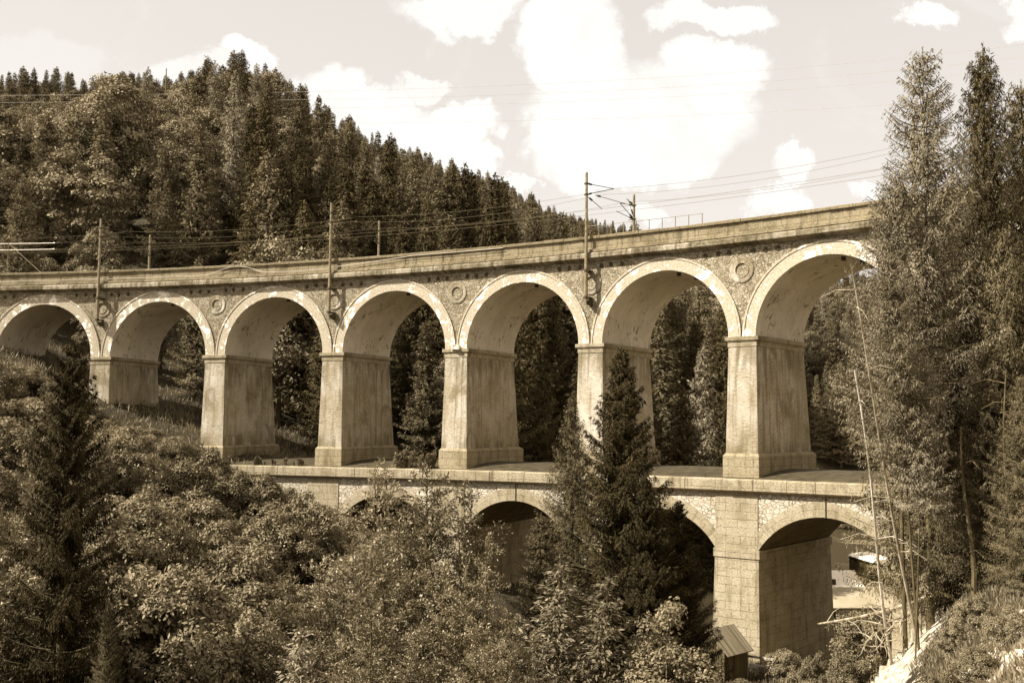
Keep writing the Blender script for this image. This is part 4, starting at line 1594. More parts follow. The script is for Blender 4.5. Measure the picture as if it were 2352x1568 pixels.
# handrail on the far parapet
hr = empty('handrail', V3(13.8, -8.0, 7.78), 'thin metal handrail on the far parapet right of the tall mast', 'railing')
nps = 10
for k in range(nps):
    s = 7.2 + 9.6 * k / (nps - 1)
    m = MB()
    m.tube([V3(s, -7.75, 7.6), V3(s, -7.75, 10.28)], 0.03, 6)
    m.build('post', MAT['steel'], hr)
for z in (10.26,):
    m = MB()
    m.tube([V3(7.2 + 9.6 * k / 12, -7.75, z) for k in range(13)], 0.02, 6)
    m.build('rail', MAT['steel'], hr)

# high-voltage line over the hill: four wires from the wood pole to beyond the trees on the other side
WL = [([-300, 380, 740, 1690, 2352, 2700], [222, 210, 216, 168, 98, 55]), ([-300, 380, 755, 1690, 2352, 2700], [240, 226, 234, 195, 124, 85]),
      ([-300, 400, 790, 1700, 2352, 2700], [262, 245, 256, 215, 150, 112]), ([-200, 500, 820, 1600, 2040, 2700], [286, 279, 288, 268, 236, 180])]
PA, PB = np.array(plan(-300, 235.0)), np.array(plan(2700, 205.0))
WLAB = ['topmost', 'second', 'third', 'lowest']
for k, (us, vs) in enumerate(WL):
    co = np.polyfit(us, vs, 3)
    pts = []
    for t in np.linspace(0, 1, 60):
        xy = PA + (PB - PA) * t + np.array([0, 2.0 * k])
        u, _, dep = to_px((xy[0], xy[1], 80))
        for _ in range(3):
            zz = at(u, np.polyval(co, u), 1.0)
            f = (at(u, np.polyval(co, u), 1.0) - CAM)
            hd = f[:2] @ FH
            dist = ((xy - CAM[:2]) @ FH) / hd
            q = CAM + f * dist
            u = to_px((xy[0], xy[1], q[2]))[0]
        pts.append((xy[0], xy[1], q[2]))
    m = MB()
    m.tube(pts, 0.024, 4)
    tag(m.build('power_line', MAT['pale_wire']), f'{WLAB[k]} of the four bright power lines crossing in front of the wooded hill', 'power line')
# wood pole and far lattice pylon on the skyline
x, y = plan(358, 338.0)
zt = at(358, 140, 338)[2]
root = empty('power_pole', (x, y, zt - 26), 'thin bare power pole rising above the skyline trees', 'pole')
m = MB()
m.tube([(x, y, zt - 26), (x, y, zt)], [.28, .16], 8)
m.build('pole', MAT['wire'], root)
m = MB()
m.box((x, y, zt - 3), (2.6, .16, .16))
m.build('crossarm', MAT['wire'], root)
x, y = plan(94, 360.0)
zt = at(94, 156, 360)[2]
root = empty('power_pylon', (x, y, zt - 30), 'small lattice power pylon peeping over the trees on the skyline', 'pylon')
m = MB()
for sx, sy in ((-1, -1), (1, -1), (1, 1), (-1, 1)):
    m.tube([(x + sx * 2.2, y + sy * 2.2, zt - 30), (x + sx * .35, y + sy * .35, zt)], .11, 4)
for k in range(9):
    z0_, z1_ = zt - 30 + k * 3.3, zt - 30 + (k + 1) * 3.3
    r0, r1 = 2.2 - 1.85 * k / 9, 2.2 - 1.85 * (k + 1) / 9
    for sx in (-1, 1):
        m.tube([(x - r0, y + sx * r0, z0_), (x + r1, y + sx * r1, z1_)], .06, 4)
        m.tube([(x + r0, y + sx * r0, z0_), (x - r1, y + sx * r1, z1_)], .06, 4)
m.build('lattice_tower', MAT['wire'], root)
m = MB()
m.tube([(x - 3.2, y, zt), (x + 3.2, y, zt)], .1, 4)
m.tube([(x - 4.2, y, zt - 7), (x + 4.2, y, zt - 7)], .1, 4)
m.build('crossarm', MAT['wire'], root)

# ------------------------------------------------------------------ nearer trees
for k in range(3):
    proto(f'ns{k}', conifer(120 + k, 18, 4.6, 0.04, 0.40, 8, 0.085, 9, (0.17, 0.042), 0.30, 0.9, 0.50, 0.08, 0.95, gap=.12, bend=.1), 'nearspruce')
proto('nt0', conifer(130, 14, 2.7, 0.03, 0.72, 7, 0.055, 13, (0.18, 0.05), 0.0, 1.3, 0.6, 0.05, 0.60, gap=.08), 'darkspruce')
proto('ny0', conifer(135, 6, 1.7, 0.03, 0.30, 6, 0.09, 5, (0.17, 0.045), 0.05, 0.5, 0.65, 0.05, 0.95, gap=.1), 'larch')
proto('nl0', conifer(140, 18, 3.0, 0.34, 0.36, 7, 0.07, 10, (0.13, 0.032), 0.18, 1.2, 0.55, 0.22, 0.72, trunk=.13, gap=.16, bend=.12), 'larch')
proto('nl3', conifer(146, 18, 2.9, 0.48, 0.34, 8, 0.07, 8, (0.13, 0.032), 0.25, 1.3, 0.5, 0.15, 0.7, trunk=.10, gap=.12, bend=.1), 'larch')
proto('nl1', conifer(141, 18, 2.7, 0.30, 0.40, 6, 0.08, 8, (0.13, 0.032), 0.22, 1.3, 0.5, 0.25, 0.65, gap=.22, bend=-.2), 'larch', 'palebark')
proto('nl2', conifer(142, 14, 2.0, 0.50, 0.34, 7, 0.06, 8, (0.13, 0.032), 0.3, 1.3, 0.3, 0.15, 0.7, trunk=0.055, gap=.15, bend=.1), 'larch')
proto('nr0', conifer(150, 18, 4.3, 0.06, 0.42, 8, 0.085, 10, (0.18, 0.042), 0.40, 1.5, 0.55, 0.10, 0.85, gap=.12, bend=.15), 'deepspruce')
proto('nr1', conifer(151, 18, 4.0, 0.08, 0.44, 8, 0.085, 10, (0.18, 0.042), 0.45, 1.5, 0.5, 0.12, 0.8, gap=.18, bend=-.1), 'nearspruce')
proto('nd0', conifer(137, 18, 4.9, 0.03, 0.50, 8, 0.08, 14, (0.20, 0.05), 0.24, 1.0, 0.50, 0.05, 0.90, gap=.10, bend=.1), 'darkspruce')
for k in range(3):
    proto(f'sa{k}', sapling(160 + k, 10, 1.6, 56, (0.135, 0.05), 13.0), 'sapling')
proto('we0', sapling(170, 1.3, 0.35, 10, (0.15, 0.08), 14.0, 0.1, 4), 'bush')
for k in range(2):
    proto(f'nb{k}', broadleaf(180 + k, 6, 1.7, 0.12, 70, 17000, (0.12, 0.07), 0.22, 9, 0.06), 'bush', 'palebark')


def grow(key, h0, name, u, v, d, wid, label, cat, group=None, tilt=(0, 0), crown='crown', stem='trunk', sink=0.25, rot=None):
    """plant whose top shows at (u, v) when it stands d metres ahead"""
    top = at(u, v, d)
    x, y = top[0], top[1]
    z = float(gz(x, y)) - sink
    h = top[2] - z
    sc = h / h0
    return plant(key, name, (x, y, z), (tilt[0], tilt[1], (u * 1.7 + d) % 6.28 if rot is None else rot), (sc * wid, sc * wid, sc), label, cat, group, stem, crown)


grow('nd0', 18, 'spruce_tree', 1432, 800, 50, 1.0, 'tall dark spruce in front of the fifth pier, its tip at capital height', 'spruce')
grow('ns1', 18, 'spruce_tree', 1316, 905, 53, 0.85, 'slimmer lighter spruce close beside the tallest middle spruce', 'spruce')
grow('ns2', 18, 'spruce_tree', 1240, 1175, 46, 1.25, 'lower bushy spruce hiding the second lower pier', 'spruce')
grow('nd0', 18, 'spruce_tree', 1558, 1150, 51, 0.95, 'dark broad spruce against the shaded lower arch beside the square pier', 'spruce')
grow('nd0', 18, 'spruce_tree', 1480, 1090, 47, .9, 'dense spruce growing into the foot of the tallest middle spruce', 'spruce')
grow('ny0', 6, 'young_spruce', 1285, 1300, 41, 1.15, 'pale young spruce in front of the bushy middle spruces', 'spruce')
grow('ny0', 6, 'young_spruce', 1395, 1330, 40, 1.1, 'pale young spruce under the tallest middle spruce', 'spruce', rot=2.0)
grow('nb0', 6, 'young_broadleaf_tree', 1530, 1370, 40, 0.9, 'small bright-leaved young tree below the dark spruces', 'tree')
grow('ny0', 6, 'young_pine', 690, 1445, 33, 0.9, 'small bushy young pine with pale twigs low on the slope', 'pine', rot=4.0)
grow('nt0', 14, 'spruce_tree', 168, 792, 40, .85, 'narrow dark spruce with layered boughs standing alone on the left slope', 'spruce', rot=1.0)
grow('ns1', 18, 'spruce_tree', 248, 1375, 38, 0.75, 'small dark spruce at the foot of the narrow layered spruce', 'spruce')
for k, (u, v, d, wd) in enumerate(((870, 1085, 46, 1.15), (985, 1075, 45, 1.1), (810, 1235, 43, 1.0), (1075, 1130, 46, 1.05), (925, 1200, 41, 1.15), (1120, 1255, 42, 0.95),
                                    (745, 1300, 40, 1.2), (1010, 1300, 38, 1.1), (860, 1340, 37, 1.2), (1085, 1440, 36, 1.1), (960, 1450, 34, 1.1), (790, 1470, 34, 1.1), (1165, 1420, 39, .9))):
    zone_ = ['tallest, its tip over the ledge', 'tall, beside the tallest one', 'on the bush side of the group', 'before the second lower arch', 'in the middle of the group', 'at the spruce edge of the group',
             'lowest on the bush side', 'before the middle one', 'low in the front row', 'low, next to the young spruce', 'lowest in the front row', 'low, beside the young pine', 'squeezed beside the bushy spruce'][k]
    grow(f'sa{k % 3}', 10, 'willow_sapling', u, v, d, wd, f'slim leafy sapling in front of the lower storey, {zone_}', 'sapling', 'slim saplings in front of the lower storey')

# right bank
grow('nl0', 18, 'larch_tree', 2112, 108, 37, 1.0, 'tallest feathery larch on the right bank, sky showing through it', 'larch', rot=0.5)
grow('nl3', 18, 'larch_tree', 2062, 395, 36, 0.95, 'shorter larch beside the tallest one, hiding the end of the parapet', 'larch', rot=3.0)
grow('nl2', 14, 'larch_tree', 2095, 570, 34, .9, 'thin half-bare larch leaning over the last arch', 'larch', tilt=(0.0, -0.11), rot=1.2)
grow('nl2', 14, 'larch_tree', 2090, 800, 33, .9, 'short half-bare larch below the leaning one', 'larch', tilt=(0.0, -0.10), rot=4.4)
grow('nr0', 18, 'spruce_tree', 2262, 100, 40, .85, 'tallest dark spruce on the right bank', 'spruce', rot=2.2)
grow('nr1', 18, 'spruce_tree', 2350, 185, 42, 1.0, 'dark spruce cut by the frame edge beside the tallest one', 'spruce', rot=0.2)
grow('nr0', 18, 'spruce_tree', 2195, 470, 44, 0.8, 'drooping spruce between the tall larch and the tallest dark spruce', 'spruce', rot=5.0)
grow('nr1', 18, 'spruce_tree', 2300, 520, 35, 0.95, 'drooping spruce standing before the tallest dark spruce', 'spruce', rot=3.6)
grow('nr0', 18, 'spruce_tree', 2400, 380, 34, 0.9, 'nearest drooping spruce at the frame edge', 'spruce', rot=1.6)
grow('nl1', 18, 'larch_tree', 2160, 560, 47, 0.9, 'bare-stemmed larch deep between the right bank trees', 'larch', rot=1.0)
grow('nl1', 18, 'larch_tree', 2085, 620, 43, 0.9, 'bare-stemmed larch nearest the lower wall', 'larch', rot=2.6)
for k, (u, v, d, wd, key, lb) in enumerate(((2230, 610, 38, 1.1, 'nr0', 'drooping spruce before the gap between larch and dark spruce'), (2370, 560, 38, 1.1, 'nr1', 'drooping spruce behind the nearest one at the frame edge'),
                                            (2130, 520, 44, 1.0, 'nr1', 'spruce standing behind the tall larch'), (2265, 780, 34, 1.2, 'nr1', 'low drooping spruce in front of the dark spruces'),
                                            (2180, 800, 37, 1.2, 'nr0', 'low drooping spruce under the tall larch'), (2345, 860, 31, 1.1, 'nr1', 'lowest drooping spruce at the frame edge'))):
    grow(key, 18, 'spruce_tree' if key[1] == 'r' else 'larch_tree', u, v, d, wd, lb, 'spruce' if key[1] == 'r' else 'larch')
for k, (u, v, d, wd, lb) in enumerate(((2105, 890, 38, 0.62, 'pale-leaved young tree under the tall larch'), (2200, 960, 40, 0.62, 'pale-leaved young tree between the bank trunks'),
                                       (2120, 1010, 38, 0.62, 'pale-leaved young tree at the outer edge of the bank'), (2300, 930, 37, 0.62, 'pale-leaved young tree under the dark spruces'),
                                       (2140, 1110, 36, 0.62, 'low pale-leaved tree at the foot of the bank trunks'))):
    grow(f'nb{k % 2}', 6, 'young_broadleaf_tree', u, v, d, wd, lb, 'tree')


def pole_between(a, b, name, label, cat, r0=0.09, r1=0.04, mat_='deadwood', twigs=8, seed=0, bend=0.15):
    """a leaning stem from foot a to tip b with short dead twigs"""
    r = random.Random(seed)
    a, b = np.asarray(a, float), np.asarray(b, float)
    root = empty(name, a, label, cat)
    pts = [a + (b - a) * t + np.array([math.sin(t * 5 + seed) * bend * .4, math.cos(t * 4) * bend * .3, -bend * 2 * t * (1 - t)]) for t in np.linspace(0, 1, 10)]
    m = MB()
    m.tube(pts, [r0 + (r1 - r0) * t for t in np.linspace(0, 1, 10)], 7)
    m.build('stem', MAT[mat_], root)
    for k in range(twigs):
        t = r.uniform(0.25, 0.95)
        p = a + (b - a) * t + np.array([0, 0, -bend * 2 * t * (1 - t)])
        dr = np.array([r.gauss(0, 1), r.gauss(0, 1), r.uniform(-.4, .3)])
        dr /= np.linalg.norm(dr)
        L = r.uniform(0.5, 1.5)
        tw = MB()
        tw.tube([p, p + dr * L * .5 + np.array([0, 0, .05]), p + dr * L + np.array([0, 0, -.15 * L])], [.022, .014, .005], 4)
        tw.build('twig', MAT[mat_], root)
    return root


def foot(u, d, dz=-0.2):
    x, y = plan(u, d)
    return np.array([x, y, float(gz(x, y)) + dz])


pole_between(foot(2100, 35), at(1952, 615, 32), 'leaning_trunk', 'long thin pale trunk leaning across the edge of the last arch', 'trunk', .06, .022, 'palebark', 8, 3)
pole_between(foot(2046, 36), at(1960, 850, 34), 'leaning_trunk', 'thin knotted trunk standing before the last ledge stones', 'trunk', .06, .03, 'deadwood', 8, 4, .3)
for k, (u, vb, vt_, d, lb) in enumerate(((2148, 1350, 900, 37, 'dark straight trunk on the bank edge'), (2120, 1330, 1000, 38, 'slender trunk on the bank edge'),
                                         (2250, 1290, 700, 36, 'stout dark trunk under the tallest spruce'), (2215, 1270, 980, 33, 'slanting stem beside the stout dark trunk'),
                                         (2310, 1330, 850, 32, 'thin stem on the bank near the frame edge'), (2180, 1310, 1010, 40, 'slim stem deep in the bank trees'))):
    pole_between(foot(u + 6, d), at(u, vt_, d), 'bare_trunk', lb, 'trunk', .11 if 'stout' in lb else .034, .02, 'bark', 9, 10 + k, .3)
# fallen tree with its root tangle
pole_between(foot(2140, 36, 0.9), at(1885, 1432, 39), 'fallen_tree', 'fallen pale trunk lying down the bank above the root tangle', 'fallen tree', .08, .035, 'palebark', 16, 31, .2)
c0 = at(2040, 1440, 35)
root = empty('root_tangle', c0, 'torn up tangle of pale roots at the edge of the bare bank', 'roots')
r = random.Random(77)
for k in range(20):
    m = MB()
    p = c0 + np.array([r.gauss(0, .35), r.gauss(0, .35), r.gauss(0, .25)])
    dr = np.array([r.gauss(-.4, .8), r.gauss(-.3, .6), r.uniform(-.9, .5)])
    dr /= np.linalg.norm(dr)
    L = r.uniform(.5, 1.5)
    pts = [p]
    for q in range(5):
        dr = dr + np.array([r.gauss(0, .3), r.gauss(0, .3), r.gauss(-.05, .25)])
        dr /= np.linalg.norm(dr)
        pts.append(pts[-1] + dr * L / 5)
    m.tube(pts, [.03, .026, .02, .015, .01, .004], 5)
    m.build('root', MAT['palebark'], root)

# shrubs on the bank and at the foot of the lower pier
SH = [(2240, 1370, 27, 'bu0', .8, 'large dark shrub on the bare bank'), (2185, 1440, 27, 'bu1', .75, 'shrub on the bank above the white scree'),
      (2320, 1400, 23, 'bu2', .8, 'shrub on the bank by the frame edge'), (2250, 1480, 22, 'bu3', .8, 'dense shrub in the hollow between the two white screes'),
      (2330, 1330, 29, 'bu1', .8, 'shrub under the trees at the frame edge'),
      (2170, 1545, 20, 'bu0', .8, 'low shrub at the bottom of the hollow'),
      (1800, 1490, 61, 'bu3', 1.0, 'leafy shrub at the foot of the shaded lower pier face'), (1975, 1405, 62, 'bu4', .7, 'dark large-leaved shrub before the beige roof'),
      (1700, 1560, 56, 'bu1', 1.2, 'shrub beside the plank hut'), (1745, 1580, 52, 'bu2', 1.0, 'shrub before the white board'), (1870, 1500, 58, 'bu0', .6, 'small shrub in the deep shade of the pier'),
      (1630, 1585, 50, 'bu4', 1.2, 'shrub before the dark hut window'), (1945, 1500, 44, 'bu1', .6, 'drooping shrub at the bank foot'),
      (1690, 1130, 120, 'bu1', 1.0, 'pale shrub on the meadow edge')]
for u, v, d, key, wd, lb in SH[:-1]:
    grow(key, 3.2, 'shrub', u, v, d, wd, lb, 'shrub', None, crown='foliage', stem='stem', rot=(u % 7))
# weeds and young shoots on the ledge
wr = random.Random(3)
for k in range(26):
    s = [-1.0, -2.2, -1.6, -3.0, -0.2, 0.4][k % 6] * 1.0 + wr.uniform(-.6, .6) - 2.4
    lb, gp = 'large-leaved weed shooting up on the ledge beside the fourth pier', 'weeds on the ledge beside the fourth pier'
    if k >= 12:
        s = wr.uniform(-20.5, -13.5)
        lb, gp = 'tufted weed growing on the ledge between second and third pier', 'weeds on the ledge between second and third pier'
    if k == 25:
        s = 21.0
        lb, gp = 'single small weed on the ledge beside the sixth pier', None
    p = P(s, wr.uniform(0.2, 1.1), 0.0, True)
    sc = wr.uniform(0.5, 1.1) * (1.0 if k < 12 else .9)
    sc *= 1.0 if k < 12 else .55
    plant('we0', 'weed', p, wr.random() * 6, (sc * .9, sc * .9, sc), lb, 'weed', gp, 'stem', 'foliage')

# ------------------------------------------------------------------ grass and scree (nobody could count these)
gr = np.random.default_rng(8)


def blades(n, ufun, dfun, hl, hh, keep):
    u, d = ufun(n), dfun(n)
    x, y = plan(u, d)
    ok = keep(u, d, x, y)
    x, y, d = x[ok], y[ok], d[ok]
    z = gz(x, y) - 0.03 + (vnoise(x * .9, y * .9, 1) * .35 + vnoise(x * .25, y * .25, 2) * .8)
    n = len(x)
    dr = gr.normal(size=(n, 3)) * 0.35
    dr[:, 2] = 1
    return np.stack([x, y, z], -1), dr, gr.uniform(hl, hh, n)


patch = []
patch.append(blades(26000, lambda n: gr.uniform(1560, 2010, n), lambda n: gr.uniform(48, 68, n), .25, .75, lambda u, d, x, y: u < 1700 + (68 - d) * 25))
patch.append(blades(26000, lambda n: gr.uniform(1900, 2420, n), lambda n: gr.uniform(14, 42, n), 0.08, .30,
                    lambda u, d, x, y: (vnoise(x * .6, y * .6, 4) > -.3) & (np.abs(u - np.interp(d, [14, 20, 30, 36, 40, 46], [1760, 1830, 1930, 2010, 2060, 2120]) - 60) > 95)))
patch.append(blades(14000, lambda n: gr.uniform(-50, 900, n), lambda n: gr.uniform(84, 112, n), .25, .8, lambda u, d, x, y: vnoise(x * .3, y * .3, 4) > -.3))
pos, dr, hh = (np.concatenate([q[k] for q in patch]) for k in range(3))
gme = leaf_mesh('grass', pos, dr, hh, hh * 0.10 + 0.012, gr.random(len(pos)), gr)
gme.materials.append(MAT['grass'])
tag(link('grass', gme), 'rough grass on the bank, below the lower pier and under the first arches', kind='stuff')


def stone(mb, c, r, rs):
    """an angular broken stone: squashed, jittered block"""
    p = []
    for dz in (-1, 1):
        for dx, dy in ((-1, -1), (1, -1), (1, 1), (-1, 1)):
            k = r * (0.75 if dz > 0 else 1.0)
            p.append(np.array([c[0] + dx * k * rs.uniform(.5, 1.1), c[1] + dy * k * rs.uniform(.5, 1.1), c[2] + dz * r * rs.uniform(.35, .75)]))
    mb.hexa(p)


rs = random.Random(12)
m = MB()
for k in range(900):
    if k < 560:
        d = rs.uniform(15, 42)
        u = np.interp(d, [14, 20, 30, 36, 40, 46], [1760, 1830, 1930, 2010, 2060, 2120]) + 40 + rs.gauss(0, 45)
    else:
        d = rs.uniform(12, 26)
        u = rs.uniform(2190, 2420)
    x, y = plan(u, d)
    xa, ya = np.array([x]), np.array([y])
    z = float(gz(x, y)) + float((vnoise(xa * .9, ya * .9, 1) * .35 + vnoise(xa * .25, ya * .25, 2) * .8)[0])
    stone(m, (x, y, z), rs.uniform(.03, .13) * (1.8 if rs.random() < .08 else 1), rs)
sc_ = m.build('rubble', MAT['rock'])
tag(sc_, 'pale broken limestone strewn over the bare bank', kind='stuff')
for k, (u, d, r_, lb) in enumerate(((2290, 24.5, .42, 'largest pale boulder on the bank beneath the frame edge trees'), (2330, 20.5, .34, 'pale boulder on the right scree'),
                                    (2245, 30.0, .36, 'pale boulder under the dark spruces'), (2065, 36.0, .35, 'pale boulder beside the root tangle'), (1990, 30.5, .3, 'pale boulder halfway down the white scree'))):
    x, y = plan(u, d)
    m = MB()
    for q in range(5):
        stone(m, (x + rs.uniform(-.5, .5) * r_, y + rs.uniform(-.5, .5) * r_, float(gz(x, y)) + .1), r_ * rs.uniform(.5, 1), rs)
    tag(m.build('boulder', MAT['rock'], origin=(x, y, float(gz(x, y)))), lb, 'boulder')

# ------------------------------------------------------------------ hut and fence at the foot of the square lower pier
def frame(c, yaw):
    X = np.array([math.cos(yaw), math.sin(yaw), 0.0])
    Y = np.array([-math.sin(yaw), math.cos(yaw), 0.0])
    return lambda a, b, z: np.asarray(c, float) + X * a + Y * b + np.array([0, 0, z])


def quad_uv(mesh_parts):
    pass


class UB(MB):
    """plates with UVs"""

    def __init__(self):
        super().__init__()
        self.uv = []

    def slab(self, p, th, n=None):
        """p: four corners; th thickness vector"""
        p = [np.asarray(q, float) for q in p]
        th = np.asarray(th, float)
        lu, lv = np.linalg.norm(p[1] - p[0]), np.linalg.norm(p[3] - p[0])
        t = np.linalg.norm(th)
        q = p + [a + th for a in p]
        for f, w in (((0, 1, 2, 3), (lu, lv)), ((7, 6, 5, 4), (lu, lv)), ((0, 4, 5, 1), (lu, t)), ((1, 5, 6, 2), (lv, t)), ((2, 6, 7, 3), (lu, t)), ((3, 7, 4, 0), (lv, t))):
            self.poly([q[i] for i in f])
            uvq = [(0, 0), (w[0], 0), (w[0], w[1]), (0, w[1])]
            if f[0] == 7:
                uvq = [(0, w[1]), (w[0], w[1]), (w[0], 0), (0, 0)]
            self.uv += uvq
        return self

    def build(self, name, mat, parent=None, origin=None, **k):
        o = super().build(name, mat, parent, origin)
        l = o.data.uv_layers.new(name='UVMap')
        l.data.foreach_set('uv', np.array(self.uv, dtype=np.float32).ravel())
        return o


hx, hy = plan(1655, 62.0)
hz_ = at(1655, 1432, 62)[2] - 2.75
yaw = math.atan2(RH[1], RH[0]) - 0.80
F_ = frame((hx, hy, hz_), yaw)
hut = empty('plank_hut', (hx, hy, hz_), 'small weathered plank hut with a pitched board roof at the foot of the square pier', 'hut')
HW, HL = 1.0, 1.1        # half width (across ridge), half length
zr, ze = 2.75, 1.75
for sg, nm in ((1, 0), (-1, 1)):
    UB().slab([F_(0, -HL - .2, zr), F_(0, HL + .2, zr), F_(sg * (HW + .35), HL + .2, ze - .3), F_(sg * (HW + .35), -HL - .2, ze - .3)], (0, 0, .05)).build('roof', MAT['planks'], hut)
wl = UB()
for a, b in (((-HW, -HL), (HW, -HL)), ((HW, -HL), (HW, HL)), ((HW, HL), (-HW, HL)), ((-HW, HL), (-HW, -HL))):
    n = np.array([0, 0, 0]) + (F_((a[0] + b[0]) / 2, (a[1] + b[1]) / 2, 0) - F_(0, 0, 0))
    n = n / np.linalg.norm(n) * -.04
    wl.slab([F_(*a, -1.5), F_(*b, -1.5), F_(*b, ze - .06), F_(*a, ze - .06)], n)
wl.build('wall', MAT['hutwall'], hut)
for y_ in (-HL, HL):
    gb = UB()
    gb.poly([F_(-HW, y_, ze - .06), F_(HW, y_, ze - .06), F_(0, y_, zr - .05)])
    gb.uv += [(-HW, ze), (HW, ze), (0, zr)]
    gb.build('gable', MAT['hutwall'], hut)
wn = MB()
wn.hexa([F_(a, -HL - b, z) for z in (.2, 1.5) for a, b in ((-.5, .03), (.3, .03), (.3, -.02), (-.5, -.02))])
wo_ = wn.build('window', MAT['glass'], hut)
br = MB()
for k in range(5):
    a = -.5 + .8 * k / 4
    br.tube([F_(a, -HL - .05, .2), F_(a, -HL - .05, 1.5)], .014, 5)
br.tube([F_(-.5, -HL - .05, .85), F_(.3, -HL - .05, .85)], .014, 5)
br.build('window_bars', MAT['steel'], wo_)
fx, fy = plan(1745, 62.5)
fz = at(1735, 1510, 62.5)[2]
F2 = frame((fx, fy, fz), yaw + .2)
fe = empty('plank_fence', F2(0, 0, -.8), 'short plank fence with a white board between hut and square pier', 'fence')
for a in (-.85, .9):
    MB().tube([F2(a, 0, -1.2), F2(a, 0, .75 if a < 0 else .5)], .07, 7).build('post', MAT['deadwood'], fe)
MB().hexa([F2(a, b, z) for z in (.22, .36) for a, b in ((-.8, -.1), (.9, -.1), (.9, -.06), (-.8, -.06))]).build('rail', MAT['deadwood'], fe)
MB().hexa([F2(a, b, z) for z in (-.5, -.12) for a, b in ((-.7, -.1), (.8, -.1), (.8, -.06), (-.7, -.06))]).build('board', MAT['canvas'], fe, )

# ------------------------------------------------------------------ on the meadow behind the viaduct
def ground_at(u, d):
    x, y = plan(u, d)
    return np.array([x, y, float(gz(x, y))])


CY = math.atan2(RH[1], RH[0])
# long beige roof on posts
c = ground_at(1990, 101.0)
F3 = frame(c, CY + 0.10)
sh = empty('open_shed', c, 'long open shed with a pale beige sheet roof on timber posts', 'shed')
zr = at(1960, 1343, 103)[2] - c[2]
ze = at(1960, 1388, 99)[2] - c[2]
UB().slab([F3(-7, 2.2, zr), F3(5, 2.2, zr), F3(5, -2.3, ze), F3(-7, -2.3, ze)], (0, 0, .08)).build('roof', MAT['beige'], sh)
UB().slab([F3(-7, 5.6, ze), F3(5, 5.6, ze), F3(5, 2.22, zr - .02), F3(-7, 2.22, zr - .02)], (0, 0, .08)).build('roof', MAT['beige'], sh)
for a in (-6.6, -3.9, -1.2, 1.6, 4.6):
    for b in (-2.0, 5.2):
        MB().box(F3(a, b, ze / 2 - .05), (.16, .16, ze - .1)).build('post', MAT['deadwood'], sh)
for a in (-3.9, 1.6):
    MB().tube([F3(a, -2.0, ze - 1.0), F3(a + 1.0, -2.0, ze - .1)], .06, 6).build('brace', MAT['deadwood'], sh)
for b in (-2.0, 5.2):
    MB().hexa([F3(a, b + e, z) for z in (ze - .2, ze - .03) for a, e in ((-6.9, -.07), (4.9, -.07), (4.9, .07), (-6.9, .07))]).build('beam', MAT['deadwood'], sh)
# bench tables under it
for k, a in enumerate((-5.2, -2.4)):
    p = F3(a, -.3, 0)
    tb = empty('bench_table', p, ['plain wooden table under the open shed nearest the pier', 'second wooden table under the open shed'][k], 'table')
    MB().hexa([F3(a + x, -.3 + y, z) for z in (.70, .76) for x, y in ((-.9, -.35), (.9, -.35), (.9, .35), (-.9, .35))]).build('table_top', MAT['deadwood'], tb)
    for x in (-.7, .7):
        MB().hexa([F3(a + x + e, -.3 + y, z) for z in (0, .70) for e, y in ((-.04, -.3), (.04, -.3), (.04, .3), (-.04, .3))]).build('leg', MAT['deadwood'], tb)
# white marquee tent
c = ground_at(1925, 112.0)
F4 = frame(c, CY + 0.06)
tn = empty('white_tent', c, 'long bright white tent roof between the pier and the dark wagon', 'tent')
zr = at(1930, 1303, 114)[2] - c[2]
ze = at(1930, 1345, 111)[2] - c[2]
for y0_, y1_ in ((-1.9, 1.3), (4.5, 1.3)):
    UB().slab([F4(-6, y1_, zr), F4(2.05, y1_, zr), F4(2.05, y0_, ze), F4(-6, y0_, ze)], (0, 0, .03)).build('roof', MAT['canvas'], tn)
for y_ in (-1.88, 4.48):
    UB().slab([F4(-6, y_, 0), F4(2.0, y_, 0), F4(2.0, y_, ze), F4(-6, y_, ze)], (0, .02, 0)).build('side_wall', MAT['canvas'], tn)
for x_ in (-5.98, 2.0):
    UB().slab([F4(x_, -1.86, 0), F4(x_, 4.46, 0), F4(x_, 4.46, ze - .02), F4(x_, -1.86, ze - .02)], (.02, 0, 0)).build('end_wall', MAT['canvas'], tn)
q = MB()
q.hexa([F4(a, -1.2 + b, z) for z in (ze + .42, ze + .95) for a, b in ((-1.9, 0), (-.9, 0), (-.9, .5), (-1.9, .5))])
q.build('roof_vent', MAT['darkpaint'], tn)
# dark wagon with a white rounded roof
c = ground_at(2006, 119.0)
F5 = frame(c, CY + 0.12)
wg = empty('dark_wagon', c, 'tall dark wagon with a white rounded roof parked on the meadow', 'wagon')
zt_ = at(1985, 1277, 117)[2] - c[2]
hw, hl = 1.75, 3.0
MB().hexa([F5(a, b, z) for z in (.7, zt_ - .75) for a, b in ((-hw, -hl), (hw, -hl), (hw, hl), (-hw, hl))]).build('body', MAT['darkpaint'], wg, bevel=.05)
rf = MB()
NR = 10
ring = lambda y: [(hw * 1.04 * math.cos(PI * k / NR), y, zt_ - .35 + .38 * math.sin(PI * k / NR)) for k in range(NR + 1)]
for k in range(NR):
    A_, B_ = ring(-hl - .15), ring(hl + .1)
    rf.poly([F5(*A_[k]), F5(*A_[k + 1]), F5(*B_[k + 1]), F5(*B_[k])])
for y_ in (-hl - .15, hl + .1):
    rf.poly([F5(*p) for p in ring(y_)])
rf.build('roof', MAT['canvas'], wg)
MB().hexa([F5(a, b, z) for z in (zt_ - .745, zt_ - .36) for a, b in ((-hw * 1.02, -hl - .1), (hw * 1.02, -hl - .1), (hw * 1.02, hl + .06), (-hw * 1.02, hl + .06))]).build('fascia', MAT['glass'], wg, bevel=.1)
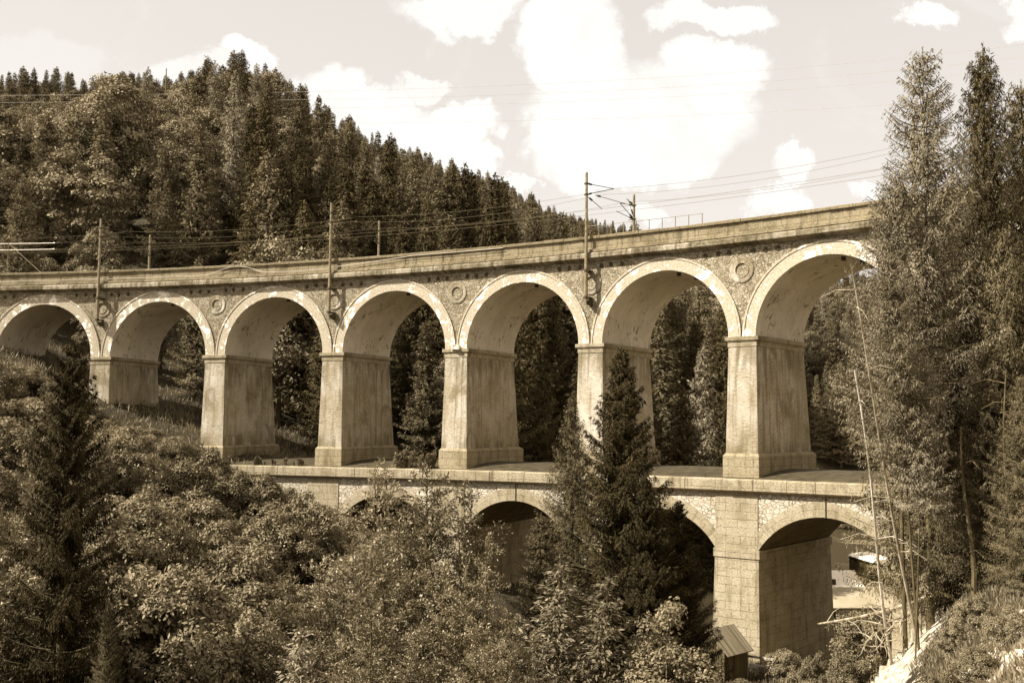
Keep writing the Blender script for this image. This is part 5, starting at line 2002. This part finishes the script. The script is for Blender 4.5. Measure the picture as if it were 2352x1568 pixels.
for k in range(7):
    z = 1.0 + .34 * k
    MB().box(F5(-.15, -hl - .02, z), (.45, .05, .03)).build('step', MAT['steel'], wg)
for a in (-1.3, 1.3):
    for b in (-1.8, 1.8):
        MB().tube([F5(a - .12, b, .45), F5(a + .12, b, .45)], .45, 14).build('wheel', MAT['iron'], wg)
# white sheet on a low trestle
c = ground_at(1990, 148.0)
F6 = frame(c, CY + .05)
wt = empty('white_table', c, 'low white table standing alone on the meadow', 'table')
MB().hexa([F6(a, b, z) for z in (.70, .76) for a, b in ((-2.0, -1.3), (2.6, -1.3), (2.6, 1.3), (-1.6, 1.3))]).build('table_top', MAT['canvas'], wt)
for a, b in ((-1.6, -1), (2.3, -1), (2.3, 1), (-1.3, 1)):
    MB().tube([F6(a, b, 0), F6(a, b, .7)], .04, 6).build('leg', MAT['steel'], wt)
# food trailer
c = ground_at(1940, 222.0)
F7 = frame(c, CY + .18)
ft = empty('food_trailer', c, 'rounded cream food trailer with white awning roof and dark serving hatch', 'trailer')
bd = MB()
prof = [(-2.0, .45), (2.0, .45), (2.25, .9), (2.25, 2.3), (1.9, 2.75), (-1.9, 2.75), (-2.25, 2.3), (-2.25, .9)]
for y_ in (-1.0, 1.0):
    bd.poly([F7(a, y_, z) for a, z in prof])
for k in range(8):
    a, b = prof[k], prof[(k + 1) % 8]
    bd.poly([F7(a[0], -1, a[1]), F7(b[0], -1, b[1]), F7(b[0], 1, b[1]), F7(a[0], 1, a[1])])
bd.build('body', MAT['cream'], ft)
MB().hexa([F7(a, b, z) for z in (1.25, 2.2) for a, b in ((-1.6, -1.04), (1.0, -1.04), (1.0, -.9), (-1.6, -.9))]).build('hatch', MAT['glass'], ft)
MB().hexa([F7(a, b, z) for z in (1.12, 1.2) for a, b in ((-1.7, -1.4), (1.1, -1.4), (1.1, -1.05), (-1.7, -1.05))]).build('counter', MAT['deadwood'], ft)
aw = MB()
for k in range(8):
    t0, t1 = PI * k / 8, PI * (k + 1) / 8
    aw.poly([F7(-2.2 * math.cos(t0), -1.9, 2.7 + .35 * math.sin(t0)), F7(-2.2 * math.cos(t1), -1.9, 2.7 + .35 * math.sin(t1)), F7(-2.2 * math.cos(t1), 1.1, 2.82 + .35 * math.sin(t1)), F7(-2.2 * math.cos(t0), 1.1, 2.82 + .35 * math.sin(t0))])
aw.build('awning', MAT['canvas'], ft)
for a in (-.5, .6):
    MB().tube([F7(a, -1.02, .4), F7(a, -.8, .4)], .38, 14).build('wheel', MAT['iron'], ft)
# white parasol cloth leaning by the trailer, table and bench
c = ground_at(1922, 218.0)
F8 = frame(c, CY)
ps = empty('folded_parasol', c, 'folded white parasol leaning beside the food trailer', 'parasol')
MB().tube([F8(-.5, 0, 2.0), F8(0, 0, 1.4), F8(.6, 0, .7), F8(.8, 0, .45)], [.06, .28, .22, .05], 8).build('cloth', MAT['canvas'], ps)
MB().tube([F8(-.6, 0, 2.15), F8(1.0, 0, .1)], .04, 6).build('pole', MAT['steel'], ps)
for k, (u, d, lb) in enumerate(((1914, 214, 'small trestle table before the food trailer'), (1908, 217, 'small trestle table half hidden by the pier'))):
    c = ground_at(u, d)
    G_ = frame(c, CY + .2 * k)
    tb = empty('trestle_table', c, lb, 'table')
    MB().hexa([G_(a, b, z) for z in (.72, .78) for a, b in ((-.9, -.4), (.9, -.4), (.9, .4), (-.9, .4))]).build('table_top', MAT['deadwood'], tb)
    for a in (-.7, .7):
        MB().hexa([G_(a + e, b, z) for z in (0, .72) for e, b in ((-.05, -.35), (.05, -.35), (.05, .35), (-.05, .35))]).build('leg', MAT['deadwood'], tb)


def person(c, yaw, pose, cloth, legs, label):
    """one continuous skinned body, hair and clothes as shells"""
    F = frame(c, yaw)
    arms, sw = pose
    joints = dict(pel=(0, 0, .95), waist=(0, 0, 1.1), chest=(0, .01, 1.35), neck=(0, 0, 1.5), head=(0, .02, 1.62), top=(0, .02, 1.74),
                  hl=(-.1, 0, .9), kl=(-.11, sw * .12, .5), al=(-.12, sw * .02 - .02, .08), tl=(-.12, sw * .02 + .14, .03),
                  hr=(.1, 0, .9), kr=(.11, -sw * .05, .5), ar=(.12, -sw * .15, .08), tr=(.12, -sw * .15 + .15, .03),
                  sl=(-.19, 0, 1.43), el=(-.24, arms * .12, 1.14), wl=(-.22, arms * .3 + .03, .90 + arms * .15), fl=(-.21, arms * .38 + .04, .80 + arms * .2),
                  sr=(.19, 0, 1.43), er=(.25, arms * .05, 1.14), wr=(.23, arms * .2 + .02, .90 + arms * .08), fr=(.22, arms * .25 + .03, .80 + arms * .1))
    rad = dict(pel=.15, waist=.14, chest=.16, neck=.06, head=.10, top=.07, hl=.09, kl=.065, al=.045, tl=.035, hr=.09, kr=.065, ar=.045, tr=.035,
               sl=.06, el=.045, wl=.03, fl=.03, sr=.06, er=.045, wr=.03, fr=.03)
    ed = [('pel', 'waist'), ('waist', 'chest'), ('chest', 'neck'), ('neck', 'head'), ('head', 'top'), ('pel', 'hl'), ('hl', 'kl'), ('kl', 'al'), ('al', 'tl'), ('pel', 'hr'), ('hr', 'kr'), ('kr', 'ar'), ('ar', 'tr'),
          ('chest', 'sl'), ('sl', 'el'), ('el', 'wl'), ('wl', 'fl'), ('chest', 'sr'), ('sr', 'er'), ('er', 'wr'), ('wr', 'fr')]

    def skinned(name, keys, mat_, grow_, parent):
        ks = list(keys)
        me = bpy.data.meshes.new(name)
        o0 = F(0, 0, 0)
        me.from_pydata([tuple(F(*joints[k]) - o0) for k in ks], [(ks.index(a), ks.index(b)) for a, b in ed if a in ks and b in ks], [])
        ob = bpy.data.objects.new(name, me)
        COL.objects.link(ob)
        ob.modifiers.new('skin', 'SKIN')
        for i, k in enumerate(ks):
            me.skin_vertices[0].data[i].radius = (rad[k] + grow_, rad[k] * .85 + grow_)
        me.skin_vertices[0].data[0].use_root = True
        sb = ob.modifiers.new('smooth', 'SUBSURF')
        sb.levels = sb.render_levels = 1
        me.materials.append(mat_)
        if parent:
            ob.parent = parent
        else:
            ob.location = tuple(o0)
        return ob
    body = skinned('person', joints.keys(), MAT['skin'], 0.0, None)
    tag(body, label, 'person')
    skinned('shirt', ['waist', 'pel', 'chest', 'sl', 'el', 'sr', 'er'], cloth, .02, body)
    skinned('trousers', ['pel', 'hl', 'kl', 'al', 'hr', 'kr', 'ar'], legs, .018, body)
    hr_ = MB()
    hr_.lathe([(.0, 1.80), (.07, 1.785), (.112, 1.72), (.118, 1.64), (.10, 1.58)], (0, -.015, 0), 12)
    hr_.build('hair', MAT['cloth_dark'], body, origin=(0, 0, 0))
    return body


person(ground_at(1963, 221), CY + 2.6, (.2, 1), MAT['cloth_dark'], MAT['cloth_dark'], 'person in dark clothes standing at the food trailer corner')
person(ground_at(1977, 222), CY + 1.9, (.5, -1), MAT['cloth_light'], MAT['cloth_dark'], 'person in a light shirt and dark trousers facing the trailer')
person(ground_at(1956, 224), CY + 3.0, (.1, .4), MAT['cloth_dark'], MAT['cloth_dark'], 'person in dark clothes close against the trailer side')
